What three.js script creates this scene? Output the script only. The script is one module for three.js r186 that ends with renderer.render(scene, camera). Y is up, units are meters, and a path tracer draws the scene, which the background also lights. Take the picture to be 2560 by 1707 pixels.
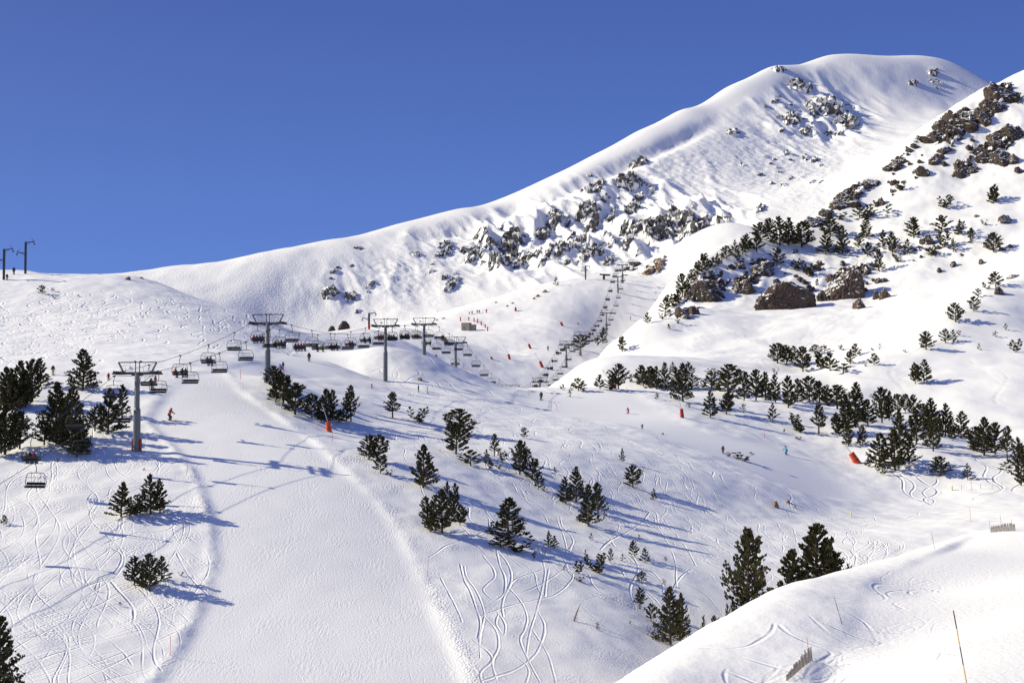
import * as THREE from 'three';
import { mergeGeometries, mergeVertices } from 'three/addons/utils/BufferGeometryUtils.js';
import { MarchingCubes } from 'three/addons/objects/MarchingCubes.js';
import { createNoise2D, createNoise3D } from 'simplex-noise';

// ------------------------------------------------------------------ camera, sky, sun, exposure
const scene = new THREE.Scene();
const FOCAL = 3517, PITCH = Math.atan((1000 - 853.5) / FOCAL);          // eye level lies a little below the middle of the frame
const camera = new THREE.PerspectiveCamera(2 * Math.atan(853.5 / FOCAL) * 180 / Math.PI, 1024 / 682, 0.5, 6000);
camera.position.set(0, 0, 0); camera.rotation.x = PITCH;

const SUN_AZ = 20, SUN_EL = 28;                                          // degrees: from the left, a little beyond the scene
const rad = (d) => d * Math.PI / 180;
const sunDir = new THREE.Vector3(-Math.cos(rad(SUN_AZ)) * Math.cos(rad(SUN_EL)), Math.sin(rad(SUN_EL)), -Math.sin(rad(SUN_AZ)) * Math.cos(rad(SUN_EL)));
const sun = new THREE.DirectionalLight(new THREE.Color(1.0, 0.94, 0.735), 5);
sun.position.copy(sunDir).multiplyScalar(1500); sun.target.position.set(0, 0, -300);
sun.castShadow = true; sun.shadow.radius = 1; sun.shadow.mapSize.set(4096, 4096);
Object.assign(sun.shadow.camera, { left: -500, right: 500, top: 500, bottom: -500, near: 10, far: 4000 });
scene.add(sun, sun.target);
{ // a clear winter sky: deep blue overhead, paler towards the horizon all the way round
  const W = 256, H = 256, data = new Float32Array(W * H * 4);
  for (let r = 0; r < H; r++) for (let c = 0; c < W; c++) {
    const el = (r + 0.5) / H * Math.PI - Math.PI / 2, t = Math.max(0, Math.sin(el)), s = Math.sqrt(t * t + 0.014), k = Math.exp(-5.2 * (s < 0.3 ? s : 0.3 + 0.12 * (1 - Math.exp((0.3 - s) * 3)))); // pales towards the horizon, even overhead
    const o = (r * W + c) * 4;
    data[o] = 0.024 + 0.192 * k; data[o + 1] = 0.047 + 0.372 * k; data[o + 2] = 0.236 + 0.80 * k; data[o + 3] = 1;
    const az = (c + 0.5) / W * 2 * Math.PI, ch = Math.cos(el), gl = Math.max(-1, Math.min(1, -Math.cos(az) * ch * sunDir.x + Math.sin(el) * sunDir.y - Math.sin(az) * ch * sunDir.z)), mie = 3.0 * Math.exp(-Math.acos(gl) / 0.15); // the air's glow around the sun
    data[o] += mie; data[o + 1] += mie * 0.97; data[o + 2] += mie * 0.93;
    if (el < 0) { data[o] = 0.5; data[o + 1] = 0.52; data[o + 2] = 0.58; }
  }
  const sky = new THREE.DataTexture(data, W, H, THREE.RGBAFormat, THREE.FloatType);
  sky.mapping = THREE.EquirectangularReflectionMapping; sky.magFilter = THREE.LinearFilter; sky.minFilter = THREE.LinearFilter; sky.wrapS = THREE.RepeatWrapping; sky.needsUpdate = true;
  scene.background = sky; scene.environment = sky;
}
const renderer = new THREE.WebGLRenderer({ antialias: true });
renderer.toneMapping = THREE.LinearToneMapping; renderer.toneMappingExposure = 1.06;
renderer.shadowMap.enabled = true; renderer.shadowMap.type = THREE.PCFSoftShadowMap;

// ------------------------------------------------------------------ helpers
function rng(a) { return () => { a = (a + 0x6d2b79f5) | 0; let t = Math.imul(a ^ (a >>> 15), 1 | a); t = (t + Math.imul(t ^ (t >>> 7), 61 | t)) ^ t; return ((t ^ (t >>> 14)) >>> 0) / 4294967296; }; }
const n2 = createNoise2D(rng(11)), n2b = createNoise2D(rng(23)), n3 = createNoise3D(rng(37));
const clamp = (x, a, b) => Math.min(b, Math.max(a, x)), lerp = (a, b, t) => a + (b - a) * t;
const smooth = (a, b, x) => { const t = clamp((x - a) / (b - a), 0, 1); return t * t * (3 - 2 * t); };
const fbm = (f, x, y, o = 4, g = 0.5, l = 2.03) => { let s = 0, a = 1; for (let i = 0; i < o; i++) { s += a * f(x, y); x = x * l + 17.3; y = y * l - 9.1; a *= g; } return s; };
const ridged = (f, x, y, o = 4) => { let s = 0, a = 1, t = 0; for (let i = 0; i < o; i++) { s += a * (1 - Math.abs(f(x, y))); t += a; x = x * 2.1 + 5.7; y = y * 2.1 + 3.3; a *= 0.5; } return s / t; };
const names = new Map();
function numbered(n) { const k = names.get(n) ?? 0; names.set(n, k + 1); return k ? n + '_' + String(k).padStart(3, '0') : n; }
const lin = (r, g, b) => new THREE.Color().setRGB(r, g, b);
function tag(o, label, category, group, kind) { Object.assign(o.userData, { label, category }); if (group) o.userData.group = group; if (kind) o.userData.kind = kind; return o; }
function shade(o) { o.traverse((m) => { if (m.isMesh) { m.castShadow = true; m.receiveShadow = true; } }); return o; }
function thing(name, label, category, group) { const g = new THREE.Group(); g.name = numbered(name); scene.add(g); return tag(g, label, category, group); }
function part(name, geo, mat, parent) { const m = new THREE.Mesh(geo, mat); m.name = name; m.castShadow = m.receiveShadow = true; parent.add(m); return m; }
// where a line of sight of the photograph points: slope sideways and slope upwards per metre of distance
function sight(u, v) {
  const X = (u - 1280) / FOCAL, Y = -(v - 853.5) / FOCAL, c = Math.cos(PITCH), s = Math.sin(PITCH), f = c - Y * s;
  return [X / f, (Y * c + s) / f];
}
// ------------------------------------------------------------------ terrain: surveyed heights joined by thin-plate splines over the plan
// survey rows: [u, v, distance] sightings, or ['p', across per metre, height, distance] for ground out of sight
class Ground {
  constructor(rows, lambda) {
    this.p = rows.map((r) => { if (r[0] === 'p') return [r[1], Math.log(r[3]), r[2]]; const [a, e] = sight(r[0], r[1]); return [a, Math.log(r[2]), e * r[2]]; });
    const n = this.p.length, N = n + 3, A = Array.from({ length: N }, () => new Float64Array(N + 1));
    for (let i = 0; i < n; i++) {
      for (let j = 0; j < n; j++) A[i][j] = this.k(this.p[i][0] - this.p[j][0], this.p[i][1] - this.p[j][1]);
      A[i][i] += lambda; A[i][n] = A[n][i] = 1; A[i][n + 1] = A[n + 1][i] = this.p[i][0]; A[i][n + 2] = A[n + 2][i] = this.p[i][1]; A[i][N] = this.p[i][2];
    }
    for (let c = 0; c < N; c++) {
      let b = c; for (let r = c + 1; r < N; r++) if (Math.abs(A[r][c]) > Math.abs(A[b][c])) b = r;
      [A[c], A[b]] = [A[b], A[c]];
      for (let r = 0; r < N; r++) if (r !== c && A[r][c]) { const f = A[r][c] / A[c][c]; for (let k = c; k <= N; k++) A[r][k] -= f * A[c][k]; }
    }
    this.w = A.map((r, i) => r[N] / r[i]);
  }
  k(x, y) { const r2 = x * x + y * y; return r2 < 1e-12 ? 0 : r2 * Math.log(r2); }
  at(a, b) { let s = 0; const p = this.p, w = this.w, n = p.length; for (let i = 0; i < n; i++) { const x = a - p[i][0], y = b - p[i][1], r2 = x * x + y * y; if (r2 > 1e-12) s += w[i] * r2 * Math.log(r2); } return s + w[n] + w[n + 1] * a + w[n + 2] * b; }
  // heights cached on a grid that is finer close by
  cache(a0, a1, na, d0, d1, nb, kneeAt, kneeRow) {
    Object.assign(this, { a0, a1, na, b0: Math.log(d0), b1: Math.log(d1), nb, z: new Float32Array((na + 1) * (nb + 1)), knee: kneeAt ? { b: Math.log(kneeAt), j: kneeRow } : null });
    // splines evaluated sparsely, then cubic-filled
    const SA = 4, SB = 4, ca = Math.ceil(na / SA) + 3, cb = Math.ceil(nb / SB) + 3, g = new Float64Array((ca + 1) * (cb + 1));
    const da = (a1 - a0) / na; 
    for (let j = 0; j <= cb; j++) for (let i = 0; i <= ca; i++) g[j * (ca + 1) + i] = this.at(a0 + (i - 1) * SA * da, this.row((j - 1) * SB));
    const cr = (p0, p1, p2, p3, t) => p1 + 0.5 * t * (p2 - p0 + t * (2 * p0 - 5 * p1 + 4 * p2 - p3 + t * (3 * (p1 - p2) + p3 - p0)));
    for (let j = 0; j <= nb; j++) { const fj = j / SB, J = Math.floor(fj), tj = fj - J;
      for (let i = 0; i <= na; i++) { const fi = i / SA, I = Math.floor(fi), ti = fi - I, q = [];
        for (let k = 0; k < 4; k++) { const o = (J + k) * (ca + 1) + I; q.push(cr(g[o], g[o + 1], g[o + 2], g[o + 3], ti)); }
        this.z[j * (na + 1) + i] = cr(q[0], q[1], q[2], q[3], tj);
      } }
    return this;
  }
  // rows are laid finer up to the knee distance, coarser beyond
  row(j) { const K = this.knee; return K ? (j <= K.j ? this.b0 + (K.b - this.b0) * j / K.j : K.b + (this.b1 - K.b) * (j - K.j) / (this.nb - K.j)) : this.b0 + (this.b1 - this.b0) * j / this.nb; }
  rowOf(b) { const K = this.knee; return K ? (b <= K.b ? (b - this.b0) / (K.b - this.b0) * K.j : K.j + (b - K.b) / (this.b1 - K.b) * (this.nb - K.j)) : (b - this.b0) / (this.b1 - this.b0) * this.nb; }
  dist(j) { return Math.exp(this.row(j)); }
  height(x, d) { // bilinear on the cached grid; NaN outside
    const fi = (x / d - this.a0) / (this.a1 - this.a0) * this.na, fj = this.rowOf(Math.log(d));
    if (!(fi >= 0 && fj >= 0 && fi < this.na && fj < this.nb)) return NaN;
    const i = Math.floor(fi), j = Math.floor(fj), s = fi - i, t = fj - j, W = this.na + 1, o = j * W + i, z = this.z;
    return (z[o] * (1 - s) + z[o + 1] * s) * (1 - t) + (z[o + W] * (1 - s) + z[o + W + 1] * s) * t;
  }
  detail(f) { for (let j = 0; j <= this.nb; j++) { const d = this.dist(j); for (let i = 0; i <= this.na; i++) { const a = this.a0 + (this.a1 - this.a0) * i / this.na; this.z[j * (this.na + 1) + i] += f(a * d, d, this.z[j * (this.na + 1) + i]); } } return this; }
  geometry(j0 = 0, j1 = this.nb) { // normals come from the whole sheet, so neighbouring pieces meet without a seam
    const W = this.na + 1, rows = j1 - j0 + 1, n = W * rows, pos = new Float32Array(n * 3), nor = new Float32Array(n * 3), uv = new Float32Array(n * 2), idx = new Uint32Array(this.na * (rows - 1) * 6), z = this.z, da = (this.a1 - this.a0) / this.na;
    for (let j = j0, o = 0; j <= j1; j++) { const d = this.dist(j), ja = Math.max(0, j - 1), jb = Math.min(this.nb, j + 1), dd = this.dist(jb) - this.dist(ja); for (let i = 0; i < W; i++, o++) {
      const a = this.a0 + da * i, x = a * d, ia = Math.max(0, i - 1), ib = Math.min(this.na, i + 1), hx = (z[j * W + ib] - z[j * W + ia]) / ((ib - ia) * da * d), hd = (z[jb * W + i] - z[ja * W + i]) / dd - hx * a, l = Math.hypot(hx, 1, hd);
      pos[o * 3] = x; pos[o * 3 + 1] = z[j * W + i]; pos[o * 3 + 2] = -d; nor[o * 3] = -hx / l; nor[o * 3 + 1] = 1 / l; nor[o * 3 + 2] = hd / l; uv[o * 2] = x; uv[o * 2 + 1] = d; } }
    for (let j = 0, k = 0; j < rows - 1; j++) for (let i = 0; i < this.na; i++) { const a = j * W + i, b = a + 1, c = a + W, e = c + 1; idx[k++] = a; idx[k++] = b; idx[k++] = c; idx[k++] = b; idx[k++] = e; idx[k++] = c; }
    const g = new THREE.BufferGeometry();
    g.setAttribute('position', new THREE.BufferAttribute(pos, 3)); g.setAttribute('normal', new THREE.BufferAttribute(nor, 3)); g.setAttribute('uv', new THREE.BufferAttribute(uv, 2)); g.setIndex(new THREE.BufferAttribute(idx, 1));
    return g;
  }
  hit(u, v, from = 0, to = 1e9) { // where a line of sight meets this ground
    const [a, e] = sight(u, v); let last = NaN, lb = 0; const end = Math.exp(this.b1) * 0.99999;
    for (let j = 0; j <= this.nb; j++) { const d = this.dist(j); if (d < from || d > to) continue; const h = this.height(a * d, Math.min(d, end)); if (isNaN(h)) continue; const gap = e * d - h;
      if (gap <= 0 && !isNaN(last)) { const t = last / (last - gap), dd = Math.exp(lb + t * (Math.log(d) - lb)); return { x: a * dd, d: dd, y: this.height(a * dd, dd) }; }
      if (gap <= 0 && isNaN(last)) return { x: a * d, d, y: h };
      last = gap; lb = Math.log(d); }
    return null;
  }
}
const QUICK = false, R = QUICK ? 2 : 1;
// ski slopes: the near hillside, the left hill, the knoll, the gully, the right piste and the far lift slope
const slopes = new Ground([
  [-250, 1900, 98], [0, 1850, 102], [500, 1850, 106], [1100, 1850, 114], [1500, 1850, 122], [1700, 1750, 135], [2000, 1700, 150],['p', .40, -27, 120], ['p', .30, -28, 110],
  [-250, 1707, 114], [0, 1707, 116], [500, 1707, 120], [800, 1707, 122.5], [1100, 1707, 125.5], [1350, 1707, 128.5], [1540, 1700, 133],
  [-250, 1450, 139], [0, 1450, 141], [500, 1450, 145], [800, 1450, 147.5], [1000, 1450, 150.5], [1300, 1450, 156], [1500, 1480, 158], [1600, 1500, 160],
  [1650, 1570, 152], [1720, 1450, 169], [1800, 1390, 184], [1900, 1340, 201], [2050, 1295, 224], [2200, 1330, 208], [2400, 1300, 220], [2620, 1270, 226], [2800, 1260, 226],
  [-250, 1250, 164], [0, 1250, 165.5], [300, 1250, 166.5], [500, 1250, 168], [700, 1250, 170], [900, 1260, 172], [1100, 1260, 178], [1250, 1265, 184], [1400, 1270, 193], [1550, 1290, 196], [1650, 1320, 195], [1700, 1260, 210], [1850, 1240, 224],
  [-250, 1125, 181], [0, 1125, 186], [200, 1125, 186], [343, 1125, 187], [600, 1125, 190], [850, 1135, 193], [1050, 1140, 201], [1200, 1140, 211], [1400, 1140, 220], [1600, 1155, 228], [1750, 1180, 231], [1900, 1210, 234], [2000, 1230, 239], [2110, 1262, 244],
  [-250, 1040, 203], [0, 1040, 204], [200, 1045, 203], [423, 1045, 205], [600, 1040, 209], [720, 1055, 209], [818, 1075, 212], [900, 1045, 228], [1000, 1050, 234], [1150, 1055, 243], [1300, 1060, 254], [1450, 1060, 267], [1600, 1070, 276], [1730, 1095, 276], [1810, 1132, 266], [1967, 1137, 280], [2050, 1180, 272], [2160, 1235, 262], [2300, 1235, 266], [2560, 1225, 262], [2800, 1235, 262],
  [-250, 960, 222], [0, 960, 222], [200, 960, 222], [420, 960, 224], [600, 960, 230], [668, 948, 234], [760, 968, 245], [850, 975, 258], [920, 985, 264], [964, 955, 303], [1045, 975, 287], [1150, 985, 290], [1250, 1010, 292], [1353, 1002, 312], [1425, 989, 326], [1570, 1035, 305], [1706, 1042, 305], [1850, 1060, 312], [2000, 1080, 315], [2138, 1158, 290], [2300, 1130, 290], [2450, 1170, 280], [2560, 1180, 276],
  [1290, 974, 340], [1380, 968, 345], [1480, 969, 348], [1580, 973, 346], [1700, 985, 348], [1850, 1000, 352], [2000, 1010, 352], [2150, 1050, 335], [2300, 1085, 318], [2450, 1130, 300], [2800, 1160, 280],
  // knoll
  [905, 925, 308], [985, 866, 325], [940, 872, 322], [985, 905, 314], [1050, 884, 328], [1060, 925, 314], [1120, 910, 331], [1150, 950, 316], [1200, 944, 334], [1250, 963, 334], [880, 902, 318], [853, 943, 306], [1010, 930, 308],
  ['p', -.0838, 9.5, 342], ['p', -.062, 8, 350], ['p', -.0401, 4.6, 367], ['p', -.02, 2, 372], ['p', .02, 0, 380], ['p', .05, -1, 385], ['p', .1, -2, 385], ['p', .16, -1, 385], ['p', .25, -4, 380], ['p', .36, -12, 340], ['p', 0, 0, 440], ['p', .02, -1, 493], ['p', .06, -3, 450], ['p', .12, -5, 450], ['p', .2, -6, 450], ['p', .36, -12, 430],
  ['p', -.10, 11, 345], ['p', -.12, 11.5, 340],
  // piste between hill and knoll, saddle
  [700, 950, 250], [702, 929, 268], [650, 920, 262], [772, 902, 293], [830, 905, 300], [740, 880, 325], [800, 862, 372], [860, 850, 400], [930, 842, 420], [700, 905, 285], [760, 833, 420], [850, 829, 455], [930, 823, 470], [1010, 817, 560], [900, 885, 320],
  // left hill
  [-250, 870, 270], [0, 870, 272], [200, 860, 282], [400, 860, 283], [520, 880, 272], [600, 885, 272], [0, 780, 335], [200, 775, 338], [400, 790, 335], [500, 820, 320], [580, 840, 320], [640, 860, 315],
  [-250, 690, 430], [0, 690, 425], [60, 676, 420], [110, 686, 418], [180, 706, 408], [300, 694, 402], [380, 700, 398], [440, 726, 392], [560, 768, 382], [650, 795, 372], [710, 824, 368],
  ['p', -.45, 34, 470], ['p', -.35, 34, 470], ['p', -.3, 29, 455], ['p', -.27, 26, 440], ['p', -.24, 22, 430], ['p', -.2, 17, 430], ['p', -.17, 17, 425], ['p', -.13, 18, 500], ['p', -.1, 21, 530], ['p', -.4, 5, 620], ['p', -.2, 5, 600],
  // far lift slope
  [1100, 900, 520], [1200, 930, 520], [1300, 955, 520], [1100, 850, 600], [1172, 824, 650], [1060, 830, 640], [1085, 800, 680], [1150, 781, 692], [1290, 736, 722], [1390, 702, 752], [1480, 690, 772], [1560, 686, 795], [1620, 647, 818], [1700, 624, 838], [1800, 610, 856],
  [1416, 917, 552], [1451, 885, 590], [1517, 842, 676], [1546, 728, 724], [1250, 885, 580], [1340, 890, 568], [1350, 850, 612], [1300, 800, 670], [1200, 850, 605], [1450, 765, 692], [1400, 800, 660], [1560, 790, 697], [1640, 705, 752], [1480, 905, 590], [1380, 940, 535],
  ['p', -.01, 44, 820], ['p', .05, 58, 850], ['p', .09, 64, 865], ['p', .15, 60, 868], ['p', .3, 30, 700], ['p', .3, 30, 860], ['p', .4, 0, 600], ['p', -.1, 28, 800], ['p', -.4, 0, 860], ['p', -.25, 5, 860],
], 2.5e-4).cache(-.43, .43, 780 / R | 0, 95, 870, 600 / R | 0, 430, 490 / R | 0);
// the rocky spur on the right with its snowy apron
const spurGround = new Ground([
  ['p', .02, -16, 400], ['p', .02, -12, 500], ['p', .035, -9, 570], [1450, 960, 415], [1650, 960, 410], [1850, 970, 405], [2000, 960, 405], [2200, 1000, 385], [2400, 1060, 350], [2560, 1110, 325], [2800, 1150, 310], ['p', .04, -6, 370], ['p', .15, -8, 350], ['p', .25, -14, 320], ['p', .43, -22, 270],
  [1450, 915, 450], [1560, 900, 470], [1700, 900, 470], [1900, 905, 470], [2050, 935, 455], [2150, 900, 440],
  [1521, 858, 560], [1600, 850, 550], [1750, 830, 552], [1900, 810, 565], [2050, 790, 568], [2150, 840, 520], [2250, 830, 480], [2300, 870, 440], [2450, 900, 420], [2560, 930, 400], [2800, 950, 400],
  [2350, 790, 475], [2450, 740, 500], [2560, 690, 530], [2420, 830, 455], [2560, 800, 470], [2800, 640, 560], [2800, 780, 500],
  [2250, 770, 560], [2330, 730, 590], [2420, 670, 625], [2560, 600, 635],
  [1600, 800, 610], [1640, 798, 622], [1660, 775, 635], [1690, 715, 645], [1730, 668, 650], [1790, 640, 655], [1860, 602, 665], [1960, 585, 685], [2030, 548, 705], [1750, 760, 625], [1850, 770, 612], [1960, 775, 606], [2060, 770, 603], [2150, 760, 606],
  [1800, 700, 645], [1900, 670, 652], [2000, 680, 648], [2100, 660, 655], [2200, 680, 640], [1950, 630, 668], [2100, 590, 685], [2250, 600, 665], [2300, 660, 635], [2450, 580, 650], [2560, 520, 665], [2800, 470, 660],
  [2100, 472, 725], [2200, 392, 745], [2330, 302, 762], [2440, 232, 775], [2560, 178, 790], [2800, 60, 810], [2200, 470, 718], [2300, 440, 712], [2450, 400, 715], [2560, 350, 715], [2350, 500, 690], [2200, 540, 690], [2800, 280, 720],
  ['p', .05, 5, 620], ['p', .065, 14, 660], ['p', .085, 24, 690], ['p', .105, 34, 700], ['p', .125, 42, 710], ['p', .16, 54, 720], ['p', .19, 62, 740], ['p', .22, 78, 780], ['p', .26, 100, 800], ['p', .3, 125, 830], ['p', .33, 142, 860], ['p', .36, 155, 880], ['p', .43, 180, 900],
  ['p', .1, 10, 800], ['p', .2, 40, 900], ['p', .3, 90, 950], ['p', .43, 130, 980],
], 2.5e-4).cache(.02, .43, 300 / R | 0, 320, 960, 420 / R | 0, 690, 330 / R | 0);
// the big mountain behind
const mountainGround = new Ground([
  [-300, 705, 930], [0, 700, 930], [120, 689, 930], [330, 681, 940], [640, 636, 970], [820, 600, 1005], [1000, 560, 1050], [1160, 520, 1085], [1270, 495, 1110], [1400, 432, 1145], [1500, 382, 1180], [1600, 325, 1230], [1700, 275, 1285], [1820, 216, 1345], [1930, 165, 1400], [1990, 162, 1415], [2010, 160, 1425], [2070, 138, 1455], [2130, 136, 1475], [2200, 146, 1500], [2280, 141, 1510], [2370, 153, 1510], [2420, 175, 1500], [2480, 208, 1480], [2560, 255, 1460], [2800, 420, 1430],
  [-300, 790, 840], [120, 780, 840], [420, 760, 850], [600, 800, 850], [700, 820, 860], [900, 830, 860], [1100, 790, 870], [1250, 745, 895], [1400, 695, 920], [1560, 655, 945], [1700, 622, 960], [1860, 592, 975], [2000, 540, 1000], [2200, 420, 1080], [2350, 340, 1150], [2560, 300, 1250], [2800, 450, 1200],
  [330, 715, 895], [640, 690, 915], [900, 700, 930], [900, 640, 965], [1050, 620, 990], [1200, 610, 1000], [1330, 560, 1030], [1330, 500, 1080], [1500, 530, 1055], [1500, 445, 1110], [1650, 560, 1010], [1700, 440, 1125], [1700, 350, 1200], [1840, 480, 1090], [1900, 360, 1215], [1900, 250, 1310], [2030, 210, 1375], [2100, 330, 1260], [2100, 430, 1150], [2150, 230, 1380], [2300, 240, 1395], [2300, 330, 1240], [2400, 240, 1420],
  [1040, 578, 1030], [1290, 520, 1085], [1540, 405, 1150], [1790, 285, 1275],
  ['p', -.45, 60, 1050], ['p', -.3, 60, 1060], ['p', -.18, 75, 1090], ['p', -.08, 95, 1190], ['p', 0, 115, 1270], ['p', .06, 150, 1340], ['p', .12, 205, 1440], ['p', .18, 270, 1570], ['p', .22, 290, 1640], ['p', .29, 290, 1660], ['p', .36, 250, 1640], ['p', .43, 180, 1600],
  ['p', -.4, 30, 800], ['p', -.1, 30, 800], ['p', .1, 50, 820], ['p', .25, 80, 850], ['p', .4, 100, 950],
], 4e-5).cache(-.43, .43, 560 / R | 0, 815, 1680, 330 / R | 0);
// the near hillside at the lower right
const nearGround = new Ground([
  [1300, 1900, 76], [1450, 1760, 82], [1540, 1707, 86], [1620, 1655, 92], [1700, 1602, 98], [1800, 1545, 104], [1900, 1490, 112], [2000, 1453, 122], [2100, 1425, 134], [2200, 1400, 147], [2300, 1370, 162], [2400, 1340, 177], [2500, 1318, 190], [2620, 1290, 215], [2800, 1270, 220],
  [1700, 1707, 81], [1900, 1650, 87], [1850, 1580, 96], [2000, 1560, 97], [2100, 1500, 111], [2050, 1690, 84], [2200, 1600, 96], [2200, 1707, 75], [2300, 1480, 122], [2400, 1600, 88], [2400, 1707, 68], [2400, 1800, 56], [2560, 1707, 67], [2560, 1550, 94], [2560, 1450, 118], [2500, 1380, 145], [2450, 1345, 163], [2800, 1600, 82], [2800, 1400, 130], [2800, 1300, 180], [1900, 1800, 78], [2400, 2000, 42], [2000, 2000, 50], [2800, 2000, 42],
  [2560, 1330, 165],
  ['p', .04, -30, 110], ['p', .075, -27, 115], ['p', .12, -23.5, 130], ['p', .18, -22, 145], ['p', .23, -21.8, 165], ['p', .26, -22.5, 190], ['p', .3, -23.5, 215], ['p', .36, -23, 245], ['p', .43, -22, 260], ['p', .05, -40, 170], ['p', .2, -34, 230], ['p', .4, -34, 330], ['p', -.02, -26, 90],
], 2.5e-4).cache(-.02, .62, 420 / R | 0, 24, 250, 320 / R | 0);
// ------------------------------------------------------------------ relief of the snow: pistes, berms, ski tracks, wind texture
class Plan { // a map of heights over the plan
  constructor(x0, x1, d0, d1, cell) { Object.assign(this, { x0, d0, cell, w: Math.ceil((x1 - x0) / cell), h: Math.ceil((d1 - d0) / cell) }); this.groove = new Float32Array(this.w * this.h); this.rim = new Float32Array(this.w * this.h); }
  stamp(x, d, wid, depth) {
    const r = wid * 2.1, c = this.cell, i0 = Math.max(0, Math.floor((x - r - this.x0) / c)), i1 = Math.min(this.w - 1, Math.ceil((x + r - this.x0) / c)), j0 = Math.max(0, Math.floor((d - r - this.d0) / c)), j1 = Math.min(this.h - 1, Math.ceil((d + r - this.d0) / c));
    for (let j = j0; j <= j1; j++) for (let i = i0; i <= i1; i++) {
      const q = Math.hypot(this.x0 + i * c - x, this.d0 + j * c - d) / wid, o = j * this.w + i;
      if (q < 1) { const g = -depth * (1 - q * q); if (g < this.groove[o]) this.groove[o] = g; }
      else if (q < 2.1) { const m = depth * 0.28 * (1 - Math.abs(q - 1.45) / 0.65); if (m > this.rim[o]) this.rim[o] = m; }
    }
  }
  line(pts, wid, depth) { // pts: [x, d]; smooth curve through them
    if (pts.length < 2) return;
    const v = pts.map((p) => new THREE.Vector3(p[0], p[1], 0)), c = new THREE.CatmullRomCurve3(v, false, 'centripetal'), n = Math.max(2, Math.ceil(c.getLength() / (wid * 0.45)));
    for (let i = 0; i <= n; i++) { const p = c.getPoint(i / n), f = Math.min(1, i / 6, (n - i) / 6); if (f > 0) this.stamp(p.x, p.y, wid * (1 + .25 * n2(p.x / 3, p.y / 3)), depth * (0.3 + 0.7 * f) * (.62 + .5 * n2b(p.x / 5, p.y / 5))); }
  }
  at(x, d) {
    const fi = (x - this.x0) / this.cell, fj = (d - this.d0) / this.cell; if (!(fi >= 0 && fj >= 0 && fi < this.w - 1 && fj < this.h - 1)) return 0;
    const i = Math.floor(fi), j = Math.floor(fj), s = fi - i, t = fj - j, o = j * this.w + i, W = this.w;
    const g = (a) => (a[o] * (1 - s) + a[o + 1] * s) * (1 - t) + (a[o + W] * (1 - s) + a[o + W + 1] * s) * t, gr = g(this.groove);
    return gr + g(this.rim) * (gr < 0 ? Math.max(0, 1 + gr * 12) : 1);
  }
}
class Mask { // soft-edged areas over the plan, drawn from outlines
  constructor(x0, x1, d0, d1, cell) { Object.assign(this, { x0, d0, cell, w: Math.ceil((x1 - x0) / cell), h: Math.ceil((d1 - d0) / cell) }); this.c = document.createElement('canvas'); this.c.width = this.w; this.c.height = this.h; this.g = this.c.getContext('2d'); this.g.fillStyle = '#000'; this.g.fillRect(0, 0, this.w, this.h); }
  path(pts) { const g = this.g; g.beginPath(); pts.forEach(([x, d], i) => { const X = (x - this.x0) / this.cell, Y = (d - this.d0) / this.cell; i ? g.lineTo(X, Y) : g.moveTo(X, Y); }); return g; }
  fill(pts) { const g = this.path(pts); g.closePath(); g.fillStyle = '#fff'; g.fill(); return this; }
  stroke(pts, metres) { const g = this.path(pts); g.strokeStyle = '#fff'; g.lineWidth = metres / this.cell; g.lineJoin = g.lineCap = 'round'; g.stroke(); return this; }
  done(blur) {
    const px = this.g.getImageData(0, 0, this.w, this.h).data, { w, h } = this; let a = new Float32Array(w * h), b = new Float32Array(w * h);
    for (let i = 0; i < w * h; i++) a[i] = px[i * 4] / 255;
    const r = Math.max(1, Math.round(blur / this.cell));
    for (let pass = 0; pass < 2; pass++) {
      for (let j = 0; j < h; j++) { let s = 0; for (let i = -r; i <= r; i++) s += a[j * w + clamp(i, 0, w - 1)]; for (let i = 0; i < w; i++) { b[j * w + i] = s / (2 * r + 1); s += a[j * w + Math.min(w - 1, i + r + 1)] - a[j * w + Math.max(0, i - r)]; } }
      for (let i = 0; i < w; i++) { let s = 0; for (let j = -r; j <= r; j++) s += b[clamp(j, 0, h - 1) * w + i]; for (let j = 0; j < h; j++) { a[j * w + i] = s / (2 * r + 1); s += b[Math.min(h - 1, j + r + 1) * w + i] - b[Math.max(0, j - r) * w + i]; } }
    }
    this.a = a; this.c = this.g = null; return this;
  }
  at(x, d) { const fi = (x - this.x0) / this.cell, fj = (d - this.d0) / this.cell, i = Math.floor(fi), j = Math.floor(fj); if (!(i >= 0 && j >= 0 && i < this.w - 1 && j < this.h - 1)) return 0; const s = fi - i, t = fj - j, o = j * this.w + i, a = this.a, W = this.w; return (a[o] * (1 - s) + a[o + 1] * s) * (1 - t) + (a[o + W] * (1 - s) + a[o + W + 1] * s) * t; }
}
const onto = (g, pts) => { const out = []; for (let k = 0; k < pts.length; k++) { const h = g.hit(pts[k][0], pts[k][1]); if (h) out.push([h.x, h.d]); } return out; };
const dense = (pts, n = 5) => { const out = []; for (let i = 0; i < pts.length - 1; i++) for (let k = 0; k < n; k++) out.push([lerp(pts[i][0], pts[i + 1][0], k / n), lerp(pts[i][1], pts[i + 1][1], k / n)]); out.push(pts.at(-1)); return out; };
const pisteLeftEdge = [[372, 1050], [400, 1080], [455, 1130], [490, 1180], [520, 1250], [535, 1310], [542, 1400], [530, 1470], [500, 1540], [455, 1620], [390, 1707], [300, 1800]];
const pisteRightEdge = [[585, 955], [600, 975], [640, 1005], [690, 1040], [750, 1080], [800, 1115], [850, 1165], [900, 1210], [950, 1260], [985, 1310], [1010, 1360], [1030, 1400], [1060, 1470], [1100, 1560], [1130, 1630], [1165, 1707], [1200, 1790]];
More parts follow.
